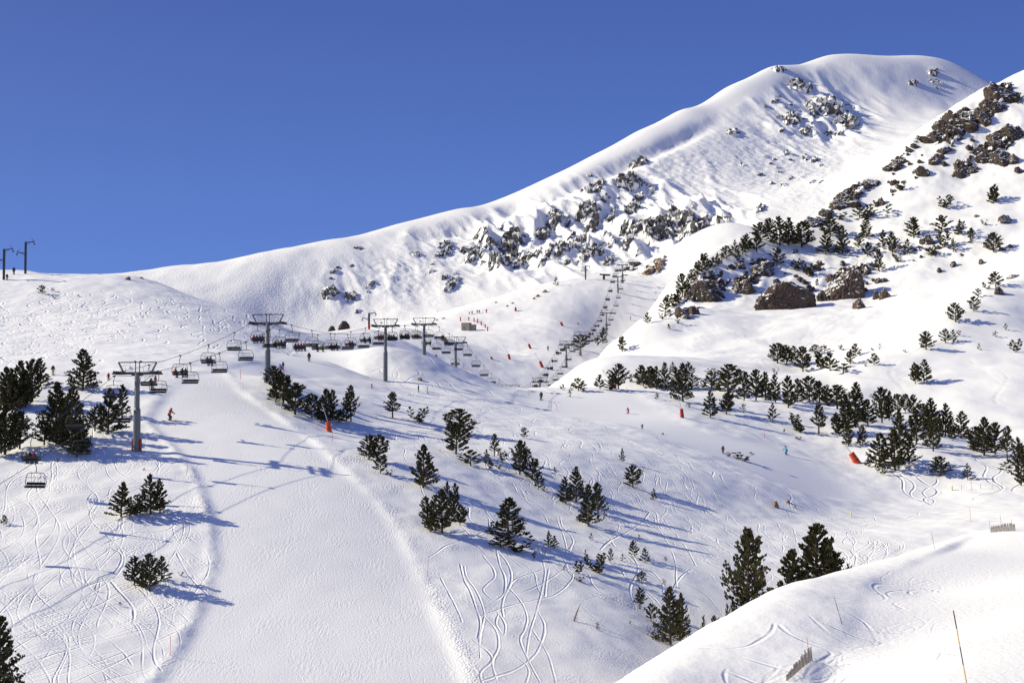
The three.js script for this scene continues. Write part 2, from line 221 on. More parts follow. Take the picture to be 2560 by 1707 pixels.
const AREA = [-85, 105, 100, 430, 0.2];
const piste = new Mask(...AREA), churned = new Mask(...AREA);
const edgeR = onto(slopes, dense(pisteRightEdge)), edgeL = onto(slopes, dense(pisteLeftEdge));
piste.fill(onto(slopes, dense([...pisteRightEdge.slice().reverse(), [560, 930], [500, 930], [420, 980], ...pisteLeftEdge], 4)));
piste.fill(onto(slopes, dense([[600, 950], [560, 920], [640, 905], [720, 890], [780, 870], [840, 848], [930, 832], [985, 850], [900, 885], [860, 925], [845, 945], [700, 950]], 4)));
const rightPiste = [[1290, 992], [1340, 976], [1500, 976], [1600, 985], [1700, 1060], [1800, 1090], [1950, 1110], [2050, 1170], [2130, 1215], [2160, 1255], [2080, 1245], [2000, 1225], [1870, 1175], [1780, 1135], [1700, 1105], [1560, 1060], [1400, 1035], [1320, 1020]];
const pisteR = new Mask(...AREA).fill(onto(slopes, dense(rightPiste, 4))).done(1.6);
piste.done(0.5);
churned.stroke(edgeR.filter(([, d]) => d < 152).map(([x, d]) => [x + 1.0, d]), 1.7).stroke(edgeR.map(([x, d]) => [x + .5, d]), .6).done(0.4);
const berm = new Mask(...AREA).stroke(edgeL.map(([x, d]) => [x - .5, d]), 0.9).done(0.35);

// two maps of the fine relief, the lower one closer and finer
const LOWER = { x0: -64, d0: 106, w: 128, h: 128, cut: 230 }, UPPER = { x0: -168, d0: 224, w: 276, h: 276 }, TEX = 2048;
const mapOf = (o) => { const p = new Plan(0, 0, 0, 0, 1); Object.assign(p, { x0: o.x0, d0: o.d0, cell: o.w / TEX, w: TEX, h: Math.floor(o.h / (o.w / TEX)), groove: null, rim: null }); p.groove = new Float32Array(p.w * p.h); p.rim = new Float32Array(p.w * p.h); return p; };
const lowerMap = mapOf(LOWER), upperMap = mapOf(UPPER);
const tracks = { line(pts, w, dep) { lowerMap.line(pts, w, dep); upperMap.line(pts, Math.max(w, .17), dep); } };
const rt = rng(77);
function fall(g, x, d) { const e = 3, gx = (g.height(x + e, d) - g.height(x - e, d)) / (2 * e), gd = (g.height(x, d + e) - g.height(x, d - e)) / (2 * e), l = Math.hypot(gx, gd) || 1; return [-gx / l, -gd / l]; }
// one skier's line: swings to and fro about the fall line, or holds a traverse
function ski(g, plan, h, o) {
  let { x, d } = h; const pts = [[x, d]], ph = rt() * 6.28, wl = o.wave * (0.75 + rt() * 0.5), am = o.swing * (0.7 + rt() * 0.6), len = o.len * (0.6 + rt() * 0.8), bias = (o.bias ?? 0) + (rt() - 0.5) * (o.spread ?? 0.3);
  for (let s = 0; s < len; s += 0.5) { let [fx, fd] = fall(g, x, d); if (!isFinite(fx)) break; const a = bias + am * Math.sin(ph + s / wl * 6.28), c = Math.cos(a), q = Math.sin(a); [fx, fd] = [fx * c - fd * q, fx * q + fd * c]; x += fx * 0.5; d += fd * 0.5; if (o.avoid && o.avoid.at(x, d) > 0.4) break; pts.push([x, d]); }
  if (pts.length < 8) return; const thin = pts.filter((_, i) => i % 3 === 0); plan.line(thin, o.w * (0.8 + rt() * 0.5), o.depth * (0.6 + rt() * 0.8));
}
function field(g, plan, box, n, o) { for (let i = 0; i < n; i++) { const h = g.hit(lerp(box[0], box[2], rt()), lerp(box[1], box[3], rt())); if (h) ski(g, plan, h, o); } }
field(slopes, tracks, [0, 705, 480, 790], 70, { wave: 32, swing: .95, len: 150, w: .28, depth: .14, avoid: piste });
field(slopes, tracks, [150, 730, 600, 850], 50, { wave: 26, swing: 1.05, len: 90, w: .28, depth: .14, avoid: piste });
field(slopes, tracks, [0, 740, 560, 880], 40, { wave: 90, swing: .3, bias: -1.0, spread: .8, len: 80, w: .26, depth: .12, avoid: piste });
field(slopes, tracks, [0, 1000, 420, 1180], 40, { wave: 34, swing: .45, len: 60, w: .1, depth: .05, avoid: piste });
field(slopes, tracks, [0, 1180, 480, 1560], 30, { wave: 36, swing: .4, len: 60, w: .09, depth: .055, avoid: piste });
field(slopes, tracks, [0, 1180, 500, 1700], 80, { wave: 90, swing: .2, bias: -1.15, spread: .6, len: 50, w: .09, depth: .055, avoid: piste });
field(slopes, tracks, [880, 965, 1500, 1110], 110, { wave: 26, swing: .85, len: 80, w: .11, depth: .085, avoid: pisteR });
field(slopes, tracks, [900, 985, 1400, 1080], 100, { wave: 60, swing: .4, bias: 1.1, spread: .7, len: 70, w: .11, depth: .075, avoid: pisteR });
field(slopes, tracks, [1250, 1080, 1900, 1240], 110, { wave: 24, swing: .8, len: 60, w: .11, depth: .085, avoid: pisteR });
field(slopes, tracks, [1500, 1220, 1960, 1330], 44, { wave: 30, swing: .45, len: 50, w: .11, depth: .09, avoid: pisteR });
field(slopes, tracks, [900, 880, 1230, 960], 24, { wave: 22, swing: .8, len: 40, w: .22, depth: .1, avoid: piste });
field(slopes, tracks, [1000, 1150, 1300, 1280], 34, { wave: 24, swing: .6, len: 40, w: .11, depth: .08, avoid: piste });
field(slopes, tracks, [2150, 1120, 2500, 1200], 7, { wave: 20, swing: .5, len: 26, w: .24, depth: .16 });
for (const [pts, w, dep] of [ // tracks that stand out in the powder below the pines
  [[[1150, 1410], [1160, 1450], [1175, 1480], [1190, 1520], [1200, 1560], [1195, 1600]], .3, .2],
  [[[1160, 1415], [1165, 1440], [1195, 1490], [1210, 1530], [1198, 1600], [1200, 1650]], .26, .2],
  [[[1205, 1385], [1230, 1420], [1236, 1445], [1215, 1465], [1208, 1480], [1235, 1500], [1255, 1490], [1262, 1450], [1250, 1415], [1240, 1370]], .3, .22],
  [[[1240, 1370], [1270, 1410], [1278, 1450], [1265, 1480], [1255, 1510], [1258, 1540]], .3, .2],
  [[[1275, 1470], [1300, 1500], [1317, 1540], [1312, 1570], [1300, 1600], [1320, 1650], [1352, 1707]], .28, .22],
  [[[1345, 1360], [1356, 1400], [1362, 1430], [1352, 1480], [1340, 1530], [1325, 1575], [1315, 1640]], .28, .2],
  [[[1372, 1420], [1365, 1460], [1362, 1485]], .3, .22],
  [[[1410, 1415], [1432, 1440], [1420, 1460], [1390, 1480], [1340, 1498], [1285, 1510], [1240, 1520], [1200, 1540]], .26, .2],
  [[[1400, 1405], [1340, 1430], [1290, 1450], [1272, 1470], [1290, 1480], [1350, 1460], [1420, 1420]], .26, .18],
  [[[1360, 1360], [1370, 1395], [1410, 1380], [1432, 1355], [1428, 1340], [1405, 1310], [1400, 1290]], .3, .22],
  [[[1390, 1290], [1402, 1320], [1412, 1350], [1420, 1380], [1430, 1360]], .26, .2],
  [[[1345, 1530], [1360, 1560], [1355, 1600], [1335, 1640], [1310, 1660], [1275, 1680], [1200, 1707]], .3, .22],
  [[[1240, 1520], [1262, 1560], [1258, 1590], [1240, 1560], [1245, 1530]], .28, .2],
  [[[1210, 1540], [1240, 1580], [1245, 1620], [1230, 1660], [1240, 1700]], .28, .2],
  [[[1180, 1600], [1230, 1650], [1200, 1690], [1215, 1730]], .3, .2],
  [[[1330, 1570], [1370, 1640], [1390, 1707], [1400, 1750]], .26, .2],
  [[[1290, 1640], [1320, 1670], [1315, 1707]], .3, .22],
  [[[1100, 1440], [1120, 1480], [1140, 1520], [1155, 1560]], .26, .18],
  [[[1070, 1395], [1110, 1370], [1170, 1350], [1210, 1330]], .3, .16],
  [[[1340, 1470], [1440, 1500], [1490, 1492], [1560, 1490]], .16, .1],
  [[[1455, 1515], [1500, 1560], [1560, 1600], [1620, 1660]], .22, .14],
  [[[1580, 1390], [1595, 1420], [1575, 1480], [1590, 1520]], .34, .24],
  [[[1500, 1375], [1530, 1350], [1560, 1335], [1610, 1300], [1625, 1280]], .42, .26],
  [[[1636, 1300], [1670, 1360], [1690, 1410], [1690, 1445], [1692, 1470]], .3, .2],
  [[[1660, 1300], [1700, 1350], [1740, 1410]], .3, .2],
  [[[1660, 1530], [1690, 1460], [1730, 1420]], .3, .18],
  [[[150, 1500], [190, 1480], [240, 1460], [310, 1440]], .3, .2], [[[200, 1350], [260, 1365], [300, 1385], [285, 1430], [240, 1450]], .3, .2], [[[260, 1360], [340, 1335], [420, 1325], [455, 1278]], .3, .2], [[[440, 1380], [460, 1420], [490, 1460], [522, 1490]], .3, .16], [[[275, 1455], [300, 1485], [330, 1515], [332, 1560]], .36, .2],
]) tracks.line(onto(slopes, pts), w * 0.42, dep * 0.55);
// shallow carved turns on the groomed snow
field(slopes, tracks, [560, 960, 900, 1250], 110, { wave: 24, swing: .6, len: 40, w: .08, depth: .012 });
field(slopes, tracks, [560, 1250, 1050, 1690], 130, { wave: 22, swing: .6, len: 22, w: .07, depth: .011 });
field(slopes, tracks, [1300, 985, 2000, 1200], 110, { wave: 24, swing: .5, len: 40, w: .11, depth: .012 });

slopes.detail((x, d) => {
  const pm = piste.at(x, d), pr = pisteR.at(x, d), groomed = Math.max(pm, pr), ch = churned.at(x, d) * (1 - pm), off = 1 - groomed;
  let h = off * (fbm(n2, x / 16, d / 16, 3) * 0.17 + fbm(n2b, x / 3.1, d / 3.1, 3) * 0.016 * (1 + 0.8 * n2(x / 25 + 9, d / 25)));
  h -= pm * (0.22 + 0.02 * n2(x / 6, d / 6)) * (1 - smooth(250, 300, d)) + pr * 0.22;
  h += groomed * fbm(n2, x / 14, d / 14, 2) * 0.008 + ch * (0.02 * n2(x / 0.8, d / 0.8) + 0.03 * n2(x / 5, d / 5) + 0.04) + berm.at(x, d) * (0.16 + 0.05 * n2(x / 1.5, d / 1.5));
  if (d > 430) h += 0.14 * fbm(n2, x / 22, d / 22, 2) * smooth(430, 500, d);
  return h;
});
// the fine relief as a height map: tracks, scraped piste, chopped-up powder, grain
function reliefTexture(m, o, groomedAt = (x, d) => Math.max(piste.at(x, d), pisteR.at(x, d)), wild = 1) {
  const { w, h, cell } = m, a = new Float32Array(w * TEX * 4).fill(0.5);
  for (let j = 1; j < h - 1; j++) for (let i = 1; i < w - 1; i++) {
    const k = j * w + i, x = o.x0 + (i + .5) * cell, d = o.d0 + (j + .5) * cell, g = m.groove[k], e = Math.min(1, i / 40, j / 40, (w - 1 - i) / 40, (h - 1 - j) / 40), P = groomedAt(x, d);
    let z = g + m.rim[k] * (g < 0 ? Math.max(0, 1 + g * 14) : 1);
    const f1 = n2(x / .33, d / .33), f2 = n2b(x / .17, d / .62), chop = wild * churned.at(x, d) * (1 - piste.at(x, d)), rough = wild * Math.max(0, n2(x / 13 + 40, d / 8)) * (x < -14 && d < 195 ? 1 : .45);
    z += P * (f2 * .010 + f1 * .003 + .014 * n2b(x / .35, d / 2.2) * Math.max(0, n2(x / 6 + 9, d / 9))) + (1 - P) * (f1 * .008 + rough * (Math.abs(n2b(x / .7, d / .6)) * .09 + f1 * .02)) + chop * (f1 * .03 + n2b(x / .8, d / .7) * .02 + n2(x / .2, d / .2) * .015);
    a[k * 4] = a[k * 4 + 1] = a[k * 4 + 2] = .5 + z * e; 
  }
  for (let k = 3; k < a.length; k += 4) a[k] = 1;
  const t = new THREE.DataTexture(a, w, TEX, THREE.RGBAFormat, THREE.FloatType); t.magFilter = THREE.LinearFilter; t.wrapS = t.wrapT = THREE.ClampToEdgeWrapping; t.repeat.set(1 / (w * cell), 1 / (TEX * cell)); t.offset.set(-o.x0 / (w * cell), -o.d0 / (TEX * cell)); t.needsUpdate = true; return t;
}
const spurTracks = new Plan(20, 240, 370, 700, 0.45);
field(spurGround, spurTracks, [1680, 790, 2200, 860], 34, { wave: 40, swing: .6, len: 120, w: .6, depth: .1 });
field(spurGround, spurTracks, [2120, 690, 2400, 800], 30, { wave: 80, swing: .3, len: 140, w: .6, depth: .12 });
field(spurGround, spurTracks, [2250, 880, 2500, 930], 3, { wave: 40, swing: .4, len: 60, w: .5, depth: .07 });
const inPhoto = (x, d, y) => [1280 + FOCAL * x / d, 1000 - FOCAL * y / d];
const blob = (u, v, cu, cv, ru, rv) => Math.exp(-(((u - cu) / ru) ** 2 + ((v - cv) / rv) ** 2));
spurGround.detail((x, d, y) => {
  const [u, v] = inPhoto(x, d, y), rocky = clamp(blob(u, v, 1960, 680, 260, 70) + blob(u, v, 2400, 330, 220, 130) + blob(u, v, 1700, 740, 60, 60) + blob(u, v, 2330, 600, 150, 50), 0, 1);
  return fbm(n2, x / 34, d / 34, 2) * 0.6 + fbm(n2b, x / 7, d / 9, 3) * (0.04 + 0.3 * rocky) + rocky * (ridged(n2, x / 34, d / 34, 2) - 0.6) * 2.6 + spurTracks.at(x, d);
});
mountainGround.detail((x, d, y) => {
  const [u, v] = inPhoto(x, d, y);
  const ribs = clamp(blob(u, v, 1300, 610, 200, 75) + blob(u, v, 1560, 540, 190, 95) + blob(u, v, 1760, 560, 110, 60) + 0.8 * blob(u, v, 2050, 290, 120, 80) + 0.25 * blob(u, v, 900, 720, 160, 60), 0, 1);
  const rough = clamp(blob(u, v, 1950, 400, 260, 120) + blob(u, v, 1000, 690, 110, 80) + blob(u, v, 1650, 430, 120, 60), 0, 1);
  const crest = smooth(0, 30, v - (u < 1000 ? 700 - u * 0.14 : u < 1270 ? 560 - (u - 1000) * 0.24 : u < 2070 ? 495 - (u - 1270) * 0.447 : 137 + Math.max(0, u - 2350) * .55)); // leave the skyline alone
  const sx = x + 0.35 * (d - 1000);
  let h = crest * ribs * ((ridged(n2, sx / 58, d / 150, 2) ** 2 - 0.4) * 17 + (ridged(n2b, sx / 19, d / 44, 2) ** 2 - 0.4) * 5);
  h += crest * fbm(n2b, x / 90, d / 140, 3) * 1.1 + crest * rough * (fbm(n2, x / 5, d / 8, 3) * 0.5 + (ridged(n2b, sx / 24, d / 40, 3) ** 2 - .4) * 1.1) + crest * fbm(n2, x / 20, d / 26, 2) * 0.1;
  h += crest * 5 * smooth(1000, 1150, u) * (1 - smooth(1700, 1850, u)) * -blob(0, v, 0, (u < 1270 ? 560 - (u - 1000) * 0.24 : 495 - (u - 1270) * 0.447) + 42, 1, 18); // hollow below the wind lip
  return h;
});
const NEAR = { x0: -20, d0: 42, w: 196, h: 196 }, nearMap = mapOf(NEAR), nearTracks = nearMap;
field(nearGround, nearTracks, [1650, 1480, 2250, 1690], 46, { wave: 30, swing: .5, bias: .4, spread: 1.6, len: 46, w: .15, depth: .07 });
field(nearGround, nearTracks, [2150, 1380, 2560, 1700], 90, { wave: 20, swing: .6, bias: .2, spread: 1.6, len: 34, w: .12, depth: .03 });
const nearEdgePx = [[2020, 1707], [2060, 1640], [2130, 1560], [2150, 1510], [2170, 1470], [2230, 1430], [2320, 1390], [2400, 1350], [2440, 1335], [2560, 1332]];
const nearPiste = new Mask(0, 85, 40, 235, 0.15).fill(onto(nearGround, dense([...nearEdgePx, [2700, 1330], [2750, 1700], [2400, 1990], [2100, 1850]], 5))).done(0.45);
const bank = nearGround.hit(2375, 1358), bank2 = nearGround.hit(2050, 1672); // where the groomers cut a bank
nearGround.detail((x, d) => {
  const p = nearPiste.at(x, d);
  return (1 - p) * (fbm(n2, x / 14, d / 20, 2) * 0.1 + fbm(n2b, x / 2.2, d / 3, 3) * 0.02) - p * (0.16 + 0.5 * Math.exp(-(((x - bank.x) / 7) ** 2 + ((d - bank.d) / 14) ** 2)) + 0.35 * Math.exp(-(((x - bank2.x) / 2.5) ** 2 + ((d - bank2.d) / 4) ** 2))) + p * fbm(n2b, x / 0.7, d / 1.8, 2) * 0.008;
});
function noiseTexture(size, f) { const a = new Float32Array(size * size * 4); for (let j = 0; j < size; j++) for (let i = 0; i < size; i++) { const v = f(i / size, j / size), o = (j * size + i) * 4; a[o] = a[o + 1] = a[o + 2] = v; a[o + 3] = 1; } const t = new THREE.DataTexture(a, size, size, THREE.RGBAFormat, THREE.FloatType); t.wrapS = t.wrapT = THREE.RepeatWrapping; t.magFilter = THREE.LinearFilter; t.needsUpdate = true; return t; }
const n4ring = (s, t, f, z) => n3(Math.cos(s * 6.2832) * f / 6.2832 + Math.cos(t * 6.2832) * f / 6.2832 * 0.7 + z, Math.sin(s * 6.2832) * f / 6.2832, Math.sin(t * 6.2832) * f / 6.2832);
const grain = noiseTexture(512, (s, t) => 0.5 + 0.3 * n4ring(s, t, 34, 0) + 0.2 * n4ring(s, t, 90, 7));
const SNOW = [0.91, 0.885, 0.83];
const snowMat = (metres, bump) => { const b = grain.clone(); b.repeat.set(1 / metres, 1 / metres); b.needsUpdate = true; return new THREE.MeshStandardMaterial({ color: lin(...SNOW), roughness: 0.92, bumpMap: b, bumpScale: bump }); };
const snow = snowMat(5, 0.010), farSnow = snowMat(60, 0.2), capSnow = new THREE.MeshStandardMaterial({ color: lin(...SNOW), roughness: 0.92 });
const lowerSnow = new THREE.MeshStandardMaterial({ color: lin(...SNOW), roughness: 0.92, bumpMap: reliefTexture(lowerMap, LOWER), bumpScale: 1 }), upperSnow = new THREE.MeshStandardMaterial({ color: lin(...SNOW), roughness: 0.92, bumpMap: reliefTexture(upperMap, UPPER), bumpScale: 1 });
const nearSnow = new THREE.MeshStandardMaterial({ color: lin(...SNOW), roughness: 0.92, bumpMap: reliefTexture(nearMap, NEAR, (x, d) => nearPiste.at(x, d), 0), bumpScale: 1 });
const CUT = Math.round(slopes.rowOf(Math.log(LOWER.cut)));
for (const [n, g, m, j0, j1] of [['ski_slope', slopes, lowerSnow, 0, CUT], ['upper_ski_slope', slopes, upperSnow, CUT], ['spur_slope', spurGround, snow], ['mountain', mountainGround, farSnow], ['near_slope', nearGround, nearSnow]]) { const o = part(n, g.geometry(j0, j1), m, scene); o.userData.kind = 'structure'; }
// ------------------------------------------------------------------ placing things where the photograph shows them standing
const grounds = [nearGround, slopes, spurGround, mountainGround];
function stand(u, v, only, from = 0) { let best = null; for (const g of only ? [only] : grounds) { const h = g.hit(u, v, from); if (h && (!best || h.d < best.d)) { best = h; best.ground = g; } } return best; }
const ordinal = (n) => ['first', 'second', 'third', 'fourth', 'fifth', 'sixth', 'seventh', 'eighth', 'ninth', 'tenth', 'eleventh', 'twelfth'][n - 1] ?? n + (['th', 'st', 'nd', 'rd'][n % 100 > 10 && n % 100 < 14 ? 0 : n % 10] ?? 'th');

// ------------------------------------------------------------------ rock
function stoneTexture(a, b, c, seed) { // mottled stone with darker seams and lichen
  const S = 256, px = new Uint8Array(S * S * 4);
  for (let j = 0; j < S; j++) for (let i = 0; i < S; i++) {
    const s = i / S, t = j / S, n = n4ring(s, t, 9, seed), m = n4ring(s, t, 40, seed + 5), q = Math.abs(n4ring(s, t, 14, seed + 11)), st = n4ring(s, t * 0.25, 60, seed + 3);
    const k = clamp(0.5 + 0.45 * n + 0.25 * m + 0.2 * st, 0, 1), seam = smooth(0.0, 0.09, q), l = smooth(0.35, 0.6, n4ring(s, t, 22, seed + 17));
    for (let e = 0; e < 3; e++) px[(j * S + i) * 4 + e] = 255 * clamp(lerp(lerp(a[e], b[e], k), c[e], l * 0.45) * (0.55 + 0.45 * seam), 0, 1);
    px[(j * S + i) * 4 + 3] = 255;
  }
  const T = new THREE.DataTexture(px, S, S); T.colorSpace = THREE.SRGBColorSpace; T.wrapS = T.wrapT = THREE.RepeatWrapping; T.magFilter = THREE.LinearFilter; T.needsUpdate = true; return T;
}
const stone = (map) => new THREE.MeshStandardMaterial({ map, roughness: 0.95 });
const greyRock = stone(stoneTexture([.26, .25, .245], [.48, .465, .45], [.45, .41, .37], 3)), brownRock = stone(stoneTexture([.20, .165, .145], [.44, .355, .30], [.36, .34, .28], 40)), darkRock = stone(stoneTexture([.18, .155, .14], [.38, .32, .275], [.33, .31, .25], 90)), tanRock = stone(stoneTexture([.42, .34, .26], [.66, .56, .44], [.5, .46, .36], 130));
// parts a triangle soup into bare stone and the snow lying on it
function splitSnow(pos, idx, snowy, seed, scale) {
  const st = [], sn = [], lift = scale * .012, A = new THREE.Vector3(), B = new THREE.Vector3(), C = new THREE.Vector3(), N = new THREE.Vector3();
  for (let k = 0; k < idx.length; k += 3) {
    A.fromArray(pos, idx[k] * 3); B.fromArray(pos, idx[k + 1] * 3); C.fromArray(pos, idx[k + 2] * 3); N.subVectors(B, A).cross(C.clone().sub(A)).normalize();
    const cx = (A.x + B.x + C.x) / 3, cy = (A.y + B.y + C.y) / 3, cz = (A.z + B.z + C.z) / 3;
    st.push(A.x, A.y, A.z, B.x, B.y, B.z, C.x, C.y, C.z); // the snow lies a little above the stone it covers
    if (snowy(N, cx, cy, cz)) { N.multiplyScalar(lift); sn.push(A.x + N.x, A.y + N.y, A.z + N.z, B.x + N.x, B.y + N.y, B.z + N.z, C.x + N.x, C.y + N.y, C.z + N.z); }
  }
  const mk = (p, flat) => { if (!p.length) return null; let g = new THREE.BufferGeometry(); g.setAttribute('position', new THREE.Float32BufferAttribute(p, 3)); const uv = []; for (let i = 0; i < p.length; i += 3) uv.push((p[i] + 0.45 * p[i + 2]) / scale + seed, p[i + 1] / scale + seed * 0.37); g.setAttribute('uv', new THREE.Float32BufferAttribute(uv, 2)); if (!flat) g = mergeVertices(g); g.computeVertexNormals(); return g; };
  return [mk(st, true), mk(sn, false)];
}
// boulders split along random cleavage planes, half sunk in the snow; big ones are several blocks leaning together
function block(W, H, D, seed, fine, thr, tilt, cut = .5) {
  const R = rng(seed * 977 + 5), planes = [];
  for (let i = 0; i < 11; i++) { const z = R() * 2 - 1, a = R() * 6.283, q = Math.sqrt(1 - z * z); planes.push([q * Math.cos(a), z * 0.7, q * Math.sin(a), cut + R() * (1 - cut)]); }
  planes.push([0, 1, 0, 0.95]); if (cut < .7) planes.push([R() - .5, 0.35, 0.9, 0.62], [-0.9, 0.3 + R() * .4, 0.3, 0.7], [0.9, 0.3 + R() * .4, 0.25, 0.72]); else planes.push([-.75, .55, .2, .82], [.6, .75, .2, .86], [0, .2, 1, .7]);
  const nu = fine ? 48 : 26, nv = fine ? 26 : 14, pos = [], idx = [], ct = Math.cos(tilt), st = Math.sin(tilt);
  for (let j = 0; j <= nv; j++) for (let i = 0; i <= nu; i++) {
    const th = (j / nv) * Math.PI, ph = (i % nu) / nu * 6.28318, dx = Math.sin(th) * Math.cos(ph), dy = Math.cos(th), dz = Math.sin(th) * Math.sin(ph); let r = 1.2;
    for (const [a, b, c, e] of planes) { const q = a * dx + b * dy + c * dz; if (q > 0.01) r = Math.min(r, e / q / Math.hypot(a, b, c)); }
    const crack = Math.max(0, 1 - Math.abs(n3(dx * 1.9, dy * 1.1 + seed, dz * 1.9)) * 11), step = Math.round(n3(dx * 1.5 + seed, dy * 3.2, dz * 1.5) * 3) / 3;
    r *= 1 + 0.07 * step + 0.05 * n3(dx * 5 + seed, dy * 5, dz * 5) - 0.12 * crack;
    let X = dx * r * W, Y = dy * r * H; const Z = dz * r * D; [X, Y] = [X * ct - Y * st, X * st + Y * ct]; pos.push(X, Y, Z);
  }
  for (let j = 0; j < nv; j++) for (let i = 0; i < nu; i++) { const a = j * (nu + 1) + i, b = a + 1, c = a + nu + 1, e = c + 1; if (j) idx.push(a, b, c); if (j < nv - 1) idx.push(b, e, c); }
  return splitSnow(pos, idx, (N, x, y, z) => y > -H * .2 && N.y > thr + 0.2 * n3(x / W * 2.5, y / W * 2.5 + seed, z / W * 2.5), seed, Math.max(2.5, W * 0.8));
}
function boulder(name, u, v, wpx, hpx, mat, seed, label, group, opt = {}) {
  const p = stand(u, v + hpx * 0.42, opt.on); if (!p) return null;
  const R = rng(seed * 31 + 7), m = p.d / FOCAL, W = wpx * m / 2, H = hpx * m * (opt.tall ?? 0.8), g = p.ground, n = opt.blocks ?? (wpx > 60 ? 4 : wpx > 26 ? 3 : 1);
  const t = thing(name, label, 'rock', group); t.position.set(p.x, p.y, -p.d);
  for (let k = 0; k < n; k++) {
    const f = n === 1 ? 1 : k ? .38 + R() * .3 : opt.blocks ? .92 : .78, ox = k ? (R() - .5) * 1.5 * W : 0, od = k ? (R() - .2) * .6 * W : 0, gy = g.height(p.x + ox, p.d + od), tilt = (opt.tilt ?? 0) * (.7 + R() * .6) + (R() - .5) * .3;
    const [a, b] = block(W * f, H * f, W * f * (opt.deep ?? 0.8), seed * 7 + k, wpx * f > 40, opt.snow ?? 0.62, tilt, opt.cut), y = (isNaN(gy) ? p.y : gy) - p.y + H * f * (opt.sink ?? 0.08);
    for (const [nm, q, mt] of [['stone', a, mat], ['snow_cover', b, capSnow]]) if (q) { q.translate(ox, y, -od); const o = part(nm, q, mt, t); if (nm === 'snow_cover') o.userData.kind = 'stuff'; }
  }
  return t;
}
// a crag: a patch of the mountainside broken up into ledges, bare where it is steep
function crag(name, u, v, wpx, hpx, mat, seed, label, group, opt = {}) {
  const g = opt.on ?? mountainGround, p = g.hit(u, v); if (!p) return null;
  const m = p.d / FOCAL, W = wpx * m, Hh = hpx * m, e = 12, sl = clamp((g.height(p.x, p.d + e) - g.height(p.x, p.d - e)) / (2 * e), 0.25, 0.9), L = Hh / sl * 1.15, amp = (opt.amp ?? 0.26) * Math.min(W, Hh * 1.5), N = opt.n ?? clamp(Math.round(Math.max(wpx, hpx) * 0.36), 9, 40), M = N, skew = opt.skew ?? 0.5;
  const pos = [], idx = [], base = [];
  for (let j = 0; j <= M; j++) for (let i = 0; i <= N; i++) {
    const s = i / N * 2 - 1, t = j / M * 2 - 1, x = p.x + s * W * 0.5 + t * skew * L * 0.5 * 0.5, d = p.d + t * L * 0.5, y = g.height(x, d), r = Math.hypot(s, t), env = (1 - smooth(0.45, 1.0, r + 0.25 * n2(s * 1.6 + seed, t * 1.6)));
    const k = ridged(n2b, (x + 0.6 * d) / (W * 0.34) + seed * 3, d / (L * 0.3), 3), k2 = ridged(n2, x / (W * 0.13) + seed, d / (L * 0.16) + seed * 2, 2);
    const q = (0.15 + 1.5 * Math.max(0, k - 0.4) + 0.25 * Math.max(0, k2 - 0.5)) * env, ns = opt.steps ?? 4.5, qs = q * ns + 0.35 * n2(s * 3 + seed, t * 3), fl = Math.floor(qs), led = (fl + smooth(0.55, 1, qs - fl)) / ns; // ledges and risers
    const lift = amp * lerp(q, led, 0.75) - (1 - env) * 0.8;
    const jut = lift * n2(x / (W * .2) + seed * 5, d / (L * .2)); pos.push(x - p.x + jut * .5, y + lift * .7 - p.y, -(d - p.d) + lift * .62); base.push(env); // juts out square to the slope
  }
  for (let j = 0; j < M; j++) for (let i = 0; i < N; i++) { const a = j * (N + 1) + i, b = a + 1, c = a + N + 1, q = c + 1; if (base[a] + base[q] + base[b] + base[c] < 0.02) continue; idx.push(a, b, c, b, q, c); }
  const thr = opt.snow ?? 0.76, [a, b] = splitSnow(pos, idx, (Nn, x, y, z) => Nn.y > thr + 0.2 * n3(x / W * 6 + seed, y / W * 6, z / W * 6) || n3((x + y * .9) / 9 + seed, (y - x * .7) / 5, z / 9) > (opt.bare ?? 0.12), seed, 9);
  const t = thing(name, label, 'rock', group); t.position.set(p.x, p.y, -p.d); if (a) part('stone', a, mat, t); if (b) part('snow_cover', b, capSnow, t).userData.kind = 'stuff';
  return t;
}
const byPlace = (list) => list.slice().sort((a, b) => a[0] - b[0]);
